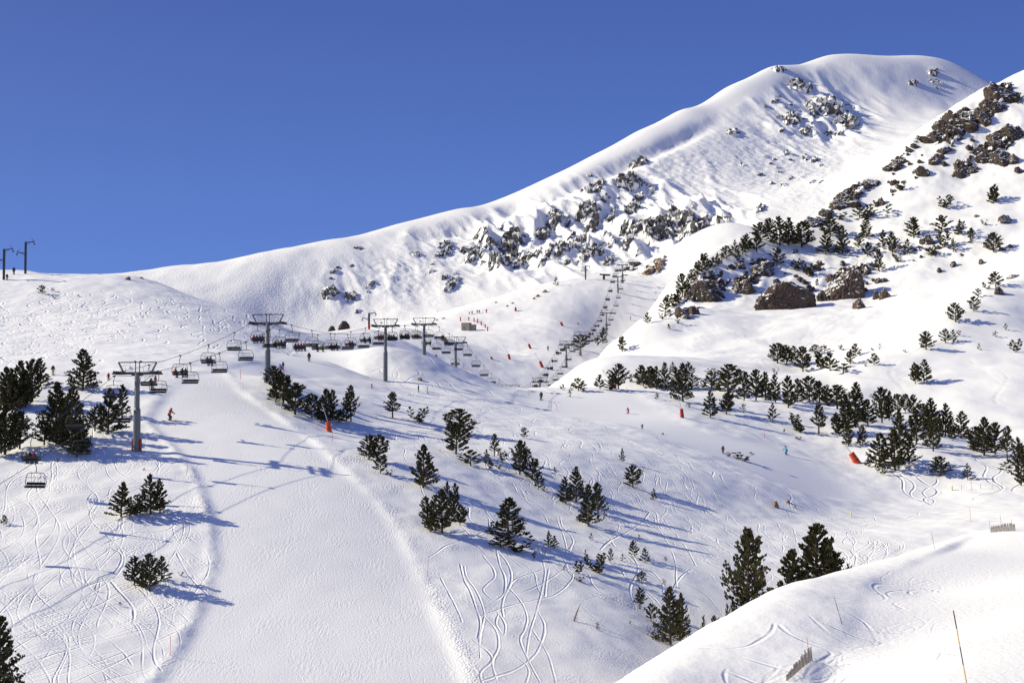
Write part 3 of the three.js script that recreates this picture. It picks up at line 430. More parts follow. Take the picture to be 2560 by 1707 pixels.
// crags of the mountain face: [u, v, width, height, option]
byPlace([[1598, 411, 44, 34], [1569, 460, 64, 48], [1484, 473, 60, 28], [1474, 438, 18, 9], [1607, 457, 28, 18], [1629, 468, 22, 30], [1597, 496, 28, 20], [1580, 526, 42, 42], [1471, 530, 62, 36], [1522, 550, 30, 22], [1389, 547, 42, 44], [1358, 584, 42, 27], [1280, 600, 64, 56], [1256, 622, 46, 26], [1260, 655, 60, 40], [1300, 665, 58, 36], [1229, 600, 30, 36], [1185, 642, 42, 44], [1481, 567, 44, 32], [1466, 598, 24, 30], [1443, 615, 44, 36], [1471, 632, 48, 44], [1399, 622, 34, 24], [1372, 632, 24, 16], [1532, 600, 28, 24], [1568, 605, 36, 27], [1597, 628, 18, 14], [1503, 628, 20, 14], [1522, 652, 28, 27], [1640, 580, 110, 74], [1724, 572, 120, 80], [1794, 584, 58, 58], [1690, 540, 60, 40], [1899, 524, 28, 28], [824, 731, 42, 34], [877, 743, 32, 24], [893, 779, 14, 14], [895, 620, 24, 11], [1040, 636, 32, 13], [1120, 628, 28, 38], [1130, 710, 32, 48], [1372, 560, 20, 16], [1420, 560, 16, 12], [1505, 500, 24, 16], [1340, 640, 26, 18], [1420, 655, 22, 16], [1560, 570, 26, 18]]).forEach(([u, v, w, h], i) =>
  crag('rock_outcrop', u, v, w * 1.15, h * 1.1, greyRock, i + 1, `${w * h > 2200 ? 'large' : w * h > 900 ? 'medium' : 'small'} grey snow-dusted crag on the mountain face, ${ordinal(i + 1)} from the left`, 'crags on the mountain face', { amp: w > 90 ? 0.3 : 0.4, snow: 0.66, bare: w > 90 ? .3 : .22 }));
byPlace([[1999, 216, 62, 38], [1981, 299, 40, 50], [2062, 276, 86, 54], [2118, 312, 60, 44], [2015, 332, 30, 28], [1949, 173, 34, 22], [1833, 332, 32, 27], [2015, 395, 18, 22], [1959, 463, 22, 13], [1928, 458, 14, 11], [2029, 455, 24, 13], [1856, 412, 15, 11], [2340, 205, 34, 15]]).forEach(([u, v, w, h], i) =>
  crag('summit_crag', u, v, w * 1.25, h * 1.15, greyRock, i + 61, `${w > 50 ? 'broad' : 'small'} frosted crag high below the summit, ${ordinal(i + 1)} from the left`, 'crags below the summit', { amp: 0.34, snow: 0.55, bare: .05 }));
boulder('foot_rock', 829, 822, 34, 22, darkRock, 101, 'lower dark bare rock at the foot of the mountain behind the saddle', null, { on: mountainGround, snow: .9, blocks: 2 }); boulder('foot_rock', 858, 815, 46, 34, darkRock, 103, 'higher dark bare rock at the foot of the mountain behind the saddle', null, { on: mountainGround, snow: .85, blocks: 2 });
// rocks of the spur
byPlace([[2506, 216, 56, 62], [2483, 253, 44, 44], [2460, 282, 38, 42], [2397, 286, 74, 62], [2370, 309, 52, 50], [2347, 332, 34, 36], [2319, 341, 34, 25], [2277, 367, 17, 22], [2241, 407, 42, 22], [2221, 417, 24, 16], [2178, 450, 30, 21], [2118, 487, 54, 40], [2098, 503, 44, 22], [2065, 526, 34, 24], [2035, 546, 44, 32]]).forEach(([u, v, w, h], i) =>
  boulder('ridge_rock', u, v, w * 1.2, h * 1.15, i > 11 ? brownRock : darkRock, i + 1, `jagged dark brown rock along the crest of the right-hand spur, ${ordinal(i + 1)} from the left`, 'rocks along the spur crest', { on: spurGround, tilt: 0.65, deep: 1.0, snow: 0.5, sink: 0, tall: 0.75, blocks: w > 24 ? 5 : 2 }));
byPlace([[2397, 339, 28, 18], [2423, 314, 42, 13], [2337, 397, 38, 24], [2364, 371, 32, 20], [2311, 420, 38, 34], [2205, 500, 27, 25], [2234, 473, 20, 15], [2539, 318, 48, 56], [2490, 341, 48, 42], [2453, 371, 32, 30], [2466, 387, 42, 36], [2510, 381, 62, 46], [2536, 391, 44, 30], [2410, 404, 38, 46], [2403, 427, 36, 30], [2433, 420, 27, 20], [2513, 543, 42, 26], [2443, 537, 20, 10], [2324, 593, 40, 32], [2337, 628, 24, 12], [2290, 425, 16, 10], [2550, 420, 26, 22], [2380, 372, 14, 9], [2262, 452, 14, 10]]).forEach(([u, v, w, h], i) =>
  boulder('spur_rock', u, v, w * 1.05, h * 1.05, i % 3 ? darkRock : brownRock, i + 31, `dark angular rock on the open upper spur, ${ordinal(i + 1)} from the left`, 'rocks on the open upper spur', { on: spurGround, tilt: 0.5, snow: 0.48, tall: 0.72, sink: 0, blocks: w > 24 ? 4 : 2 }));
boulder('great_boulder', 1967, 732, 132, 92, brownRock, 71, 'huge rounded brown boulder standing in the smooth snow below the pines', null, { on: spurGround, snow: 0.7, deep: 0.5, tall: 0.6, sink: 0.3, tilt: 0.12, blocks: 2, cut: .82 });
boulder('great_boulder', 2128, 700, 118, 92, brownRock, 75, 'tall dark brown cliff block with a snow hollow, right of the huge boulder', null, { on: spurGround, snow: 0.62, deep: 0.55, tall: 0.66, sink: 0.15, tilt: -0.4, blocks: 4, cut: .62 });
byPlace([[1763, 712, 84, 66], [1703, 772, 38, 36], [1736, 770, 28, 29], [1714, 789, 28, 13], [1910, 661, 74, 40], [1921, 683, 27, 13], [1853, 661, 27, 15], [1867, 706, 58, 44], [1804, 700, 22, 16], [1809, 719, 14, 13], [2024, 716, 28, 22], [2060, 733, 28, 36], [2150, 754, 38, 34], [2199, 697, 28, 16], [2218, 727, 30, 33], [2193, 735, 18, 22], [2024, 670, 27, 20], [1986, 625, 24, 9], [2109, 656, 20, 13], [2385, 658, 20, 13], [2350, 673, 16, 11], [2456, 652, 16, 13], [2499, 722, 38, 26], [2534, 688, 38, 11], [1784, 684, 30, 20], [2080, 690, 40, 26], [2050, 655, 20, 12]]).forEach(([u, v, w, h], i) =>
  boulder('hillside_rock', u, v, w * 1.2, h * 1.2, i % 4 === 3 ? darkRock : brownRock, i + 81, `${w > 50 ? 'large' : w > 24 ? 'medium' : 'small'} brown rock among the pines of the spur, ${ordinal(i + 1)} from the left`, 'brown rocks among the spur pines', { on: spurGround, snow: 0.58, tall: 0.72, tilt: 0.25 }));
crag('rock_outcrop', 1636, 668, 74, 46, tanRock, 151, 'tan grassy outcrop beside the top of the chairlift', 'crags on the mountain face', { on: slopes, amp: 0.22, snow: 0.9 });
byPlace([[1940, 1260, 22, 18], [1970, 1252, 16, 10], [1989, 1267, 9, 8]]).forEach(([u, v, w, h], i) => boulder('slope_rock', u, v, w, h, tanRock, i + 121, `${['largest squarish tan', 'flat tan', 'smallest tan'][i]} rock of three poking from the gully slope`, 'rocks on the gully slope', { on: slopes, snow: 0.8 }));
[[1048, 947, 20, 7, 'long flat tan rock on the slope right of the knoll lift mast'], [1107, 844, 24, 16, 'tan rock beside the chairs behind the knoll'], [1090, 888, 9, 6, 'small tan stone on the right flank of the knoll'], [318, 695, 24, 9, 'grey rock on the brow of the left hill'], [352, 694, 14, 5, 'low stones right of the rock on the left hill brow'], [1657, 1084, 9, 5, 'small brown stone beside the right piste'], [1445, 808, 8, 5, 'small tan stone on the far lift slope']].forEach(([u, v, w, h, l], i) => boulder('stone', u, v, w, h, tanRock, i + 131, l, null, { snow: 0.85 }));
byPlace([[1335, 745, 10, 5], [1345, 738, 16, 8], [1362, 727, 18, 8], [1240, 755, 10, 4], [1282, 757, 9, 4], [1268, 764, 9, 4], [1108, 795, 12, 4], [1092, 799, 9, 3]]).forEach(([u, v, w, h], i) => boulder('edge_stone', u, v, w, h, tanRock, i + 141, `low brown stone along the upper edge of the far lift slope, ${ordinal(i + 1)} from the left`, 'stones along the edge of the far lift slope', { on: slopes, snow: 0.9 }));

{ // loose stones strewn over the spur between the big rocks
  const R = rng(606), spots = []; for (const [n, u0, v0, u1, v1, s] of [[26, 2060, 530, 2540, 230, 26], [16, 2200, 500, 2440, 330, 22], [34, 1720, 700, 2260, 690, 34], [12, 2260, 640, 2540, 610, 26], [10, 2120, 640, 2330, 600, 20]]) for (let k = 0; k < n; k++) { const f = R(); spots.push([lerp(u0, u1, f) + (R() - .5) * s * 2, lerp(v0, v1, f) + (R() - .5) * s * 2, 6 + R() * R() * 16]); }
  byPlace(spots).forEach(([u, v, w], i) => boulder('loose_stone', u, v, w * 1.3, w * .8, i % 2 ? darkRock : brownRock, 300 + i, `small dark stone strewn over the rocky spur, ${ordinal(i + 1)} from the left`, 'loose stones on the spur', { on: spurGround, snow: .75, tilt: .5, blocks: 1 }));
}

[[2500, 240, 100, 84, darkRock], [2400, 312, 130, 96, darkRock], [2118, 492, 120, 56, brownRock], [2492, 366, 120, 70, darkRock], [2412, 416, 62, 60, brownRock], [1762, 718, 120, 86, brownRock], [1868, 700, 84, 50, brownRock], [2120, 702, 130, 84, brownRock], [1905, 664, 84, 36, darkRock], [2240, 408, 60, 30, darkRock], [1712, 778, 64, 40, brownRock]].sort((a, b) => a[0] - b[0]).forEach(([u, v, w, h, m], i) => crag('cliff_band', u, v, w, h, m, 400 + i, `fractured brown cliff patch bedded in the spur, ${ordinal(i + 1)} from the left`, 'cliff patches of the spur', { on: spurGround, amp: .16, snow: .8, bare: .42, skew: 1.3, n: clamp(Math.round(w * .36), 16, 44) }));

{ // thin ribs and teeth of rock that show through the snow of the face
  const R = rng(919), spots = [];
  for (const [n, cu, cv, ru, rv] of [[34, 1560, 540, 190, 80], [26, 1290, 620, 150, 50], [26, 2040, 280, 130, 70], [12, 1760, 560, 80, 40], [14, 1950, 430, 120, 50], [8, 1120, 650, 50, 60], [6, 880, 700, 60, 50], [5, 2330, 200, 60, 30]]) for (let k = 0; k < n; k++) { const a = R() * 6.28, q = Math.sqrt(R()); spots.push([cu + Math.cos(a) * q * ru, cv + Math.sin(a) * q * rv, 7 + R() * R() * 20]); }
  byPlace(spots).forEach(([u, v, w], i) => crag('rock_rib', u, v, w * 1.3, w * (.6 + R() * .7), greyRock, 500 + i, `small thin grey rock rib showing through the mountain snow, ${ordinal(i + 1)} from the left`, 'thin rock ribs on the mountain face', { amp: .45, snow: .62, bare: .15, skew: .9, n: 10 }));
}
// ------------------------------------------------------------------ small shapes
const V = (x, y, z) => new THREE.Vector3(x, y, z);
const box = (w, h, d, x = 0, y = 0, z = 0, rx = 0, ry = 0, rz = 0) => { const g = new THREE.BoxGeometry(w, h, d); g.rotateX(rx); g.rotateY(ry); g.rotateZ(rz); g.translate(x, y, z); return g; };
const bar = (a, b, r, r2 = r, n = 6) => { const d = b.clone().sub(a), g = new THREE.CylinderGeometry(r2, r, d.length(), n, 1); g.applyQuaternion(new THREE.Quaternion().setFromUnitVectors(V(0, 1, 0), d.clone().normalize())); g.translate((a.x + b.x) / 2, (a.y + b.y) / 2, (a.z + b.z) / 2); return g; };
const beam = (a, b, w, h) => { const d = b.clone().sub(a), g = new THREE.BoxGeometry(w, d.length(), h); g.applyQuaternion(new THREE.Quaternion().setFromUnitVectors(V(0, 1, 0), d.clone().normalize())); g.translate((a.x + b.x) / 2, (a.y + b.y) / 2, (a.z + b.z) / 2); return g; };
const pipe = (pts, r, seg = 14, n = 5) => new THREE.TubeGeometry(new THREE.CatmullRomCurve3(pts), seg, r, n);
const join = (l) => mergeGeometries(l.map((g) => (g.index ? g.toNonIndexed() : g)));
const metal = (r, g, b, rough = 0.55, met = 0.35) => new THREE.MeshStandardMaterial({ color: lin(r, g, b), roughness: rough, metalness: met });
const paint = (r, g, b, rough = 0.7) => new THREE.MeshStandardMaterial({ color: lin(r, g, b), roughness: rough });
const galvanised = metal(.17, .18, .185), darkSteel = metal(.06, .066, .07), chairSteel = metal(.035, .037, .04), blackPad = paint(.012, .013, .016, .8), redPad = paint(.36, .025, .02), orangePad = paint(.62, .085, .03), ropeSteel = metal(.06, .062, .068), plateWhite = paint(.75, .76, .78);

// ------------------------------------------------------------------ chairlift: one straight line uphill
const lineX = (d) => -86.3 + 0.195 * d, lineTurn = -Math.atan(0.195), gauge = 2.6;
const lineAcross = V(Math.cos(lineTurn), 0, -Math.sin(lineTurn));
const towers = [ // distance, height of the rope, length of mast, crash pad
  [187, 3.6, 11.2, 'red'], [233.9, 12.8, 11.5], [302.7, 16.0, 12.4], [335, 18.1, 10.5], [367, 15.0, 11], [441, 3.2, 9.5], [493, 6.4, 9.5], [552, 21.8, 10], [589.6, 27.1, 8.8, 'orange'], [676, 41.9, 12], [722, 63.6, 8.6], [743, 71.6, 8.6, 'orange'], [795, 77.8, 8.6]];
function tower(i, [d, y, mast, pad], label) {
  const x = lineX(d), t = thing('lift_tower', label, 'lift tower', 'chairlift towers'), gy = slopes.height(x, d), bottom = isNaN(gy) ? y - mast : gy;
  t.position.set(x, bottom, -d); t.rotation.y = lineTurn; const H = y - bottom, fine = i < 6, n = fine ? 18 : 10;
  const sleeve = Math.min(H * 0.52, H - 3);
  part('mast_sleeve', join([new THREE.CylinderGeometry(.46, .5, sleeve + .8, n).translate(0, sleeve / 2 - .4, 0), new THREE.CylinderGeometry(.34, .46, .35, n).translate(0, sleeve + .17, 0)]), galvanised, t);
  part('mast', new THREE.CylinderGeometry(.31, .34, H - sleeve, n).translate(0, (H + sleeve) / 2, 0), galvanised, t);
  part('cross_arm', join([box(6.1, .34, .4, 0, H - .05, 0), box(1.5, .2, .34, 0, H - .28, 0)]), darkSteel, t);
  const top = H + 1.42, fr = part('lifting_frame', join([box(5.5, .13, .16, 0, top, 0), box(.16, .22, .2, -.35, top + .1, 0), box(.26, .28, .24, .45, top + .06, 0)]), darkSteel, t);
  for (const s of [-1, 1]) part('strut', beam(V(s * 2.7, top - .04, 0), V(s * 2.02, H + .1, 0), .19, .16), galvanised, t);
  for (const s of [-1, 1]) part('frame_post', box(.09, 1.4, .1, s * .28, H + .72, 0), darkSteel, fr);
  for (const s of [-1, 1]) {
    const cx = s * gauge, tr = part('sheave_train', join([box(.1, .17, 3.6, cx + .14, H - .12, 0), box(.1, .17, 3.6, cx - .14, H - .12, 0), box(.34, .26, .9, cx, H - .1, 0)]), darkSteel, t);
    for (let k = 0; k < (fine ? 6 : 4); k++) part('sheave', new THREE.CylinderGeometry(.24, .24, .12, fine ? 12 : 8).rotateZ(Math.PI / 2).translate(cx, H + .02, (k - (fine ? 2.5 : 1.5)) * (fine ? .62 : .9)), darkSteel, tr);
    const pl = part('work_platform', box(.55, .06, 3.4, cx - s * .75, H - .38, 0), galvanised, t);
    part('guard_rail', join([pipe([V(cx - s * 1.02, H - .35, -1.5), V(cx - s * 1.02, H + .72, -1.5), V(cx - s * 1.02, H + .72, 1.5), V(cx - s * 1.02, H - .35, 1.5)], .024, 24, 4), bar(V(cx - s * 1.02, H + .2, -1.5), V(cx - s * 1.02, H + .2, 1.5), .02, .02, 4)]), galvanised, pl);
    part('arm_hook', bar(V(s * 1.75, H + .1, 0), V(s * 1.75, H + .85, 0), .025, .025, 4), darkSteel, fr);
    part('arm_hook', bar(V(s * 1.1, H + 1.4, 0), V(s * 1.1, H + .95, 0), .02, .02, 4), darkSteel, fr);
  }
  if (fine) { const rungs = [bar(V(-.17, .8, .56), V(-.17, H, .42), .022, .022, 4), bar(V(.17, .8, .56), V(.17, H, .42), .022, .022, 4)]; for (let k = 1; k < H / .45 - 1; k++) rungs.push(bar(V(-.17, .8 + k * .42, .56 - .14 * k * .42 / H), V(.17, .8 + k * .42, .56 - .14 * k * .42 / H), .014, .014, 4)); part('ladder', join(rungs), galvanised, t).userData.kind = 'stuff'; }
  part('number_plate', box(.5, .42, .03, -.9, H + .62, .1), plateWhite, t);
  if (pad) for (const s of [-1, 1]) part('crash_pad', box(.18, 1.7, .5, s * .53, .75, 0), pad === 'red' ? redPad : orangePad, t);
  part('footing', box(1.5, .5, 1.5, 0, -.25, 0), paint(.42, .42, .42, .9), t);
  return t;
}
const where = ['nearest of the chairlift, with red pads at its foot', 'second nearest, rising behind pines beside the piste', 'standing on the face of the knoll', 'just behind the top of the knoll', 'behind the right shoulder of the knoll', 'of which only the top beam shows behind the knoll', 'standing low in the dip with its base hidden', 'tall on the far slope, casting its shadow to the right', 'on the far slope beside a pine', 'below the steep upper part of the far slope', 'highest but two, near the top of the lift', 'last but one at the top of the lift', 'farthest of all at the top of the lift'];
towers.forEach((tw, i) => tower(i, tw, `grey steel lift tower ${where[i]}`));
// the rope hangs in shallow curves between the towers
const stops = [[118, -16.4], ...towers.map(([d, y]) => [d, y]), [812, 77.4]];
function ropeY(d) { for (let i = 0; i < stops.length - 1; i++) { const [d0, y0] = stops[i], [d1, y1] = stops[i + 1]; if (d <= d1) { const t = (d - d0) / (d1 - d0); return lerp(y0, y1, t) + .16 - 0.00172 * (d1 - d0) ** 2 * t * (1 - t); } } return stops.at(-1)[1]; }
const ropeAt = (d, s) => V(lineX(d), ropeY(d), -d).addScaledVector(lineAcross, s * gauge);
for (const s of [-1, 1]) { const pts = []; for (let d = 118; d <= 812; d += d < 400 ? 2.5 : 6) pts.push(ropeAt(d, s)); const c = new THREE.CatmullRomCurve3(pts); tag(part(numbered('haul_rope'), new THREE.TubeGeometry(c, pts.length * 2, .034, 5), ropeSteel, scene), s < 0 ? 'left steel cable of the chairlift carrying riders uphill' : 'right steel cable of the chairlift with the empty chairs', 'cable', 'chairlift cables'); }
// a four-seat chair, hung from the rope at its origin, facing away from the viewer
const chairProto = new THREE.Group(); chairProto.name = 'lift_chair';
part('rope_grip', box(.16, .2, .5, 0, .02, 0), chairSteel, chairProto);
part('hanger', pipe([V(0, 0, 0), V(.02, -.25, 0), V(-.1, -.55, 0), V(-.1, -.95, .02), V(-.02, -1.18, .05), V(0, -1.24, .08)], .045, 16, 5), chairSteel, chairProto);
{
  const fr = part('bail_frame', join([pipe([V(-1.0, -2.82, .1), V(-1.2, -2.6, .12), V(-1.25, -2.15, .12), V(-1.1, -1.55, .1), V(-.94, -1.3, .08), V(-.7, -1.24, .08), V(0, -1.22, .08), V(.7, -1.24, .08), V(.94, -1.3, .08), V(1.1, -1.55, .1), V(1.25, -2.15, .12), V(1.2, -2.6, .12), V(1.0, -2.82, .1)], .042, 40, 5)]), chairSteel, chairProto);
  for (const s of [-1, 1]) part('stay', bar(V(s * .55, -1.24, .08), V(s * .5, -2.4, .16), .018, .018, 4), chairSteel, fr);
}
part('seat', box(2.25, .2, .5, 0, -2.78, -.12), blackPad, chairProto);
part('backrest', join([box(2.25, .3, .08, 0, -2.42, .17, -.12), box(2.2, .08, .07, 0, -2.65, .15, -.12)]), blackPad, chairProto);
part('safety_bar', pipe([V(-1.05, -1.6, .0), V(-1.0, -1.75, -.35), V(-.9, -1.72, -.42), V(0, -1.7, -.44), V(.9, -1.72, -.42), V(1.0, -1.75, -.35), V(1.05, -1.6, 0)], .024, 22, 4), chairSteel, chairProto);
const chairs = { left: [], right: [] };
let kc = 0;
for (const side of [-1, 1]) {
  let k = 0;
  for (let d = side < 0 ? 165.4 : 147.3; d < 792; d += 10.1) {
    if (d > 396 && d < 486) { if (side < 0 || d > 425) continue; }
    const o = kc++ ? chairProto.clone() : chairProto; o.name = numbered('lift_chair'); scene.add(o); k++;
    o.position.copy(ropeAt(d, side)); o.position.y -= .04; o.rotation.y = lineTurn + (side > 0 ? Math.PI : 0);
    (side < 0 ? chairs.left : chairs.right).push({ o, d, k });
    o.userData = {};
    tag(o, side < 0 ? `black four-seat lift chair on the left uphill cable, ${ordinal(k)} from the bottom` : `empty black four-seat lift chair on the right downhill cable, ${ordinal(k)} from the bottom`, 'lift chair', 'chairs of the chairlift');
  }
}
// ------------------------------------------------------------------ people: one continuous skin over posed joints
const BODY = { // joints in metres, x to the person's right, -z the way they face; r: radii
  stand: { hip: [.1, .9, 0], knee: [.13, .48, -.05], ankle: [.14, .09, .02], toe: [.14, .05, -.14], chest: [0, 1.3, -.01], waist: [0, .98, 0], sh: [.19, 1.42, 0], elbow: [.3, 1.16, .02], hand: [.34, .95, -.14], neck: [0, 1.5, -.01], head: [0, 1.64, -.02] },
  ski: { hip: [.11, .76, .1], knee: [.15, .44, -.16], ankle: [.15, .1, -.02], toe: [.15, .06, -.18], chest: [0, 1.15, -.12], waist: [0, .84, .06], sh: [.2, 1.26, -.14], elbow: [.36, 1.02, -.2], hand: [.4, .92, -.44], neck: [0, 1.34, -.18], head: [0, 1.46, -.24] },
  sit: { hip: [.1, .1, 0], knee: [.12, .12, -.44], ankle: [.12, -.32, -.5], toe: [.12, -.38, -.66], chest: [0, .5, .03], waist: [0, .16, .02], sh: [.19, .62, .02], elbow: [.28, .36, -.08], hand: [.2, .26, -.3], neck: [0, .7, 0], head: [0, .84, -.02] },
};
const bodyCache = new Map();
function bodyGeometry(pose, res) {
  const key = pose + res; if (bodyCache.has(key)) return bodyCache.get(key);
  const J = BODY[pose], mir = (a, s) => [a[0] * s, a[1], a[2]], bones = [];
  const add = (a, b, r1, r2, part) => bones.push({ a, b, r1, r2, part });
  add(J.waist, J.chest, .15, .185, 'jacket'); add(J.chest, J.neck, .15, .085, 'jacket'); add(J.neck, J.head, .07, .09, 'face');
  add(J.head, [J.head[0], J.head[1] + .045, J.head[2] + .015], .115, .125, 'helmet'); add([J.head[0], J.head[1] - .035, J.head[2] - .05], [J.head[0], J.head[1] - .02, J.head[2] - .105], .07, .03, 'face'); add([J.head[0], J.head[1] + .012, J.head[2] - .075], [J.head[0], J.head[1] + .012, J.head[2] - .11], .06, .05, 'goggles');
  for (const s of [-1, 1]) {
    add(J.waist, mir(J.hip, s), .14, .12, 'pants'); add(mir(J.hip, s), mir(J.knee, s), .11, .085, 'pants'); add(mir(J.knee, s), mir(J.ankle, s), .085, .075, 'pants'); add(mir(J.ankle, s), mir(J.toe, s), .085, .065, 'boots');
    add(mir(J.sh, s), mir(J.elbow, s), .088, .07, 'jacket'); add(mir(J.elbow, s), mir(J.hand, s), .068, .05, 'jacket'); add(mir(J.hand, s), [J.hand[0] * s, J.hand[1] - .05, J.hand[2] - .06], .06, .045, 'gloves'); add(J.chest, mir(J.sh, s), .13, .1, 'jacket');
  }
  const cy = pose === 'sit' ? .25 : .85, half = 1.02, mc = new MarchingCubes(res, new THREE.MeshBasicMaterial(), false, false, 40000), P = [0, 0, 0];
  const dist = (b, x, y, z) => { const ax = b.a[0], ay = b.a[1], az = b.a[2], dx = b.b[0] - ax, dy = b.b[1] - ay, dz = b.b[2] - az, l = dx * dx + dy * dy + dz * dz || 1e-9, t = clamp(((x - ax) * dx + (y - ay) * dy + (z - az) * dz) / l, 0, 1); return Math.hypot(x - ax - dx * t, y - ay - dy * t, z - az - dz * t) - lerp(b.r1, b.r2, t); };
  const h = res / 2;
  for (let k = 0; k < res; k++) for (let j = 0; j < res; j++) for (let i = 0; i < res; i++) {
    const x = (i - h) / h * half, y = (j - h) / h * half + cy, z = (k - h) / h * half; let s = 0;
    for (const b of bones) { const q = dist(b, x, y, z); if (q < 0.35) s += Math.exp(-q * 34); }
    mc.field[k * res * res + j * res + i] = s > 0 ? Math.log(s) / 34 : -0.3;
  }
  mc.isolation = 0; mc.update();
  const n = mc.count, pos = new Float32Array(n * 3); for (let i = 0; i < n; i++) { pos[i * 3] = mc.positionArray[i * 3] * half; pos[i * 3 + 1] = mc.positionArray[i * 3 + 1] * half + cy; pos[i * 3 + 2] = mc.positionArray[i * 3 + 2] * half; }
  let g = new THREE.BufferGeometry(); g.setAttribute('position', new THREE.BufferAttribute(pos, 3)); g = mergeVertices(g, 1e-4); g.computeVertexNormals();
  const parts = [], q = g.attributes.position; for (let i = 0; i < q.count; i++) { let best = 9, w = 'jacket'; for (const b of bones) { const e = dist(b, q.getX(i), q.getY(i), q.getZ(i)); if (e < best) { best = e; w = b.part; } } parts.push(w); }
  const r = { g, parts }; bodyCache.set(key, r); return r;
}
const skinMat = new THREE.MeshStandardMaterial({ vertexColors: true, roughness: .8 });
const dye = { red: [.5, .02, .025], orange: [.6, .1, .02], black: [.014, .014, .017], navy: [.02, .03, .075], blue: [.03, .13, .42], yellow: [.65, .47, .03], lime: [.42, .6, .04], pink: [.62, .07, .14], maroon: [.16, .015, .03], white: [.75, .74, .72], grey: [.12, .12, .13], green: [.04, .16, .05], purple: [.13, .03, .17], tan: [.3, .22, .14], teal: [.03, .2, .26], cyan: [.1, .35, .5] };
function dressed(pose, res, jacket, pants, helmet) {
  const { g, parts } = bodyGeometry(pose, res), c = new Float32Array(parts.length * 3), wear = { jacket: dye[jacket], pants: dye[pants], helmet: dye[helmet], face: [.42, .25, .18], goggles: [.02, .02, .025], boots: dye.grey, gloves: dye.black };
  parts.forEach((p, i) => c.set(wear[p], i * 3)); const o = new THREE.BufferGeometry(); o.setAttribute('position', g.attributes.position); o.setAttribute('normal', g.attributes.normal); o.setIndex(g.index); o.setAttribute('color', new THREE.BufferAttribute(c, 3)); return o;
}
const skiMats = [paint(.5, .04, .04, .4), paint(.03, .03, .035, .4), paint(.6, .6, .6, .4), paint(.05, .15, .4, .4)];
const skiGeo = (x, y, z) => join([box(.09, .025, 1.5, x, y, z), box(.085, .025, .24, x, y + .045, z - .84, .4)]);
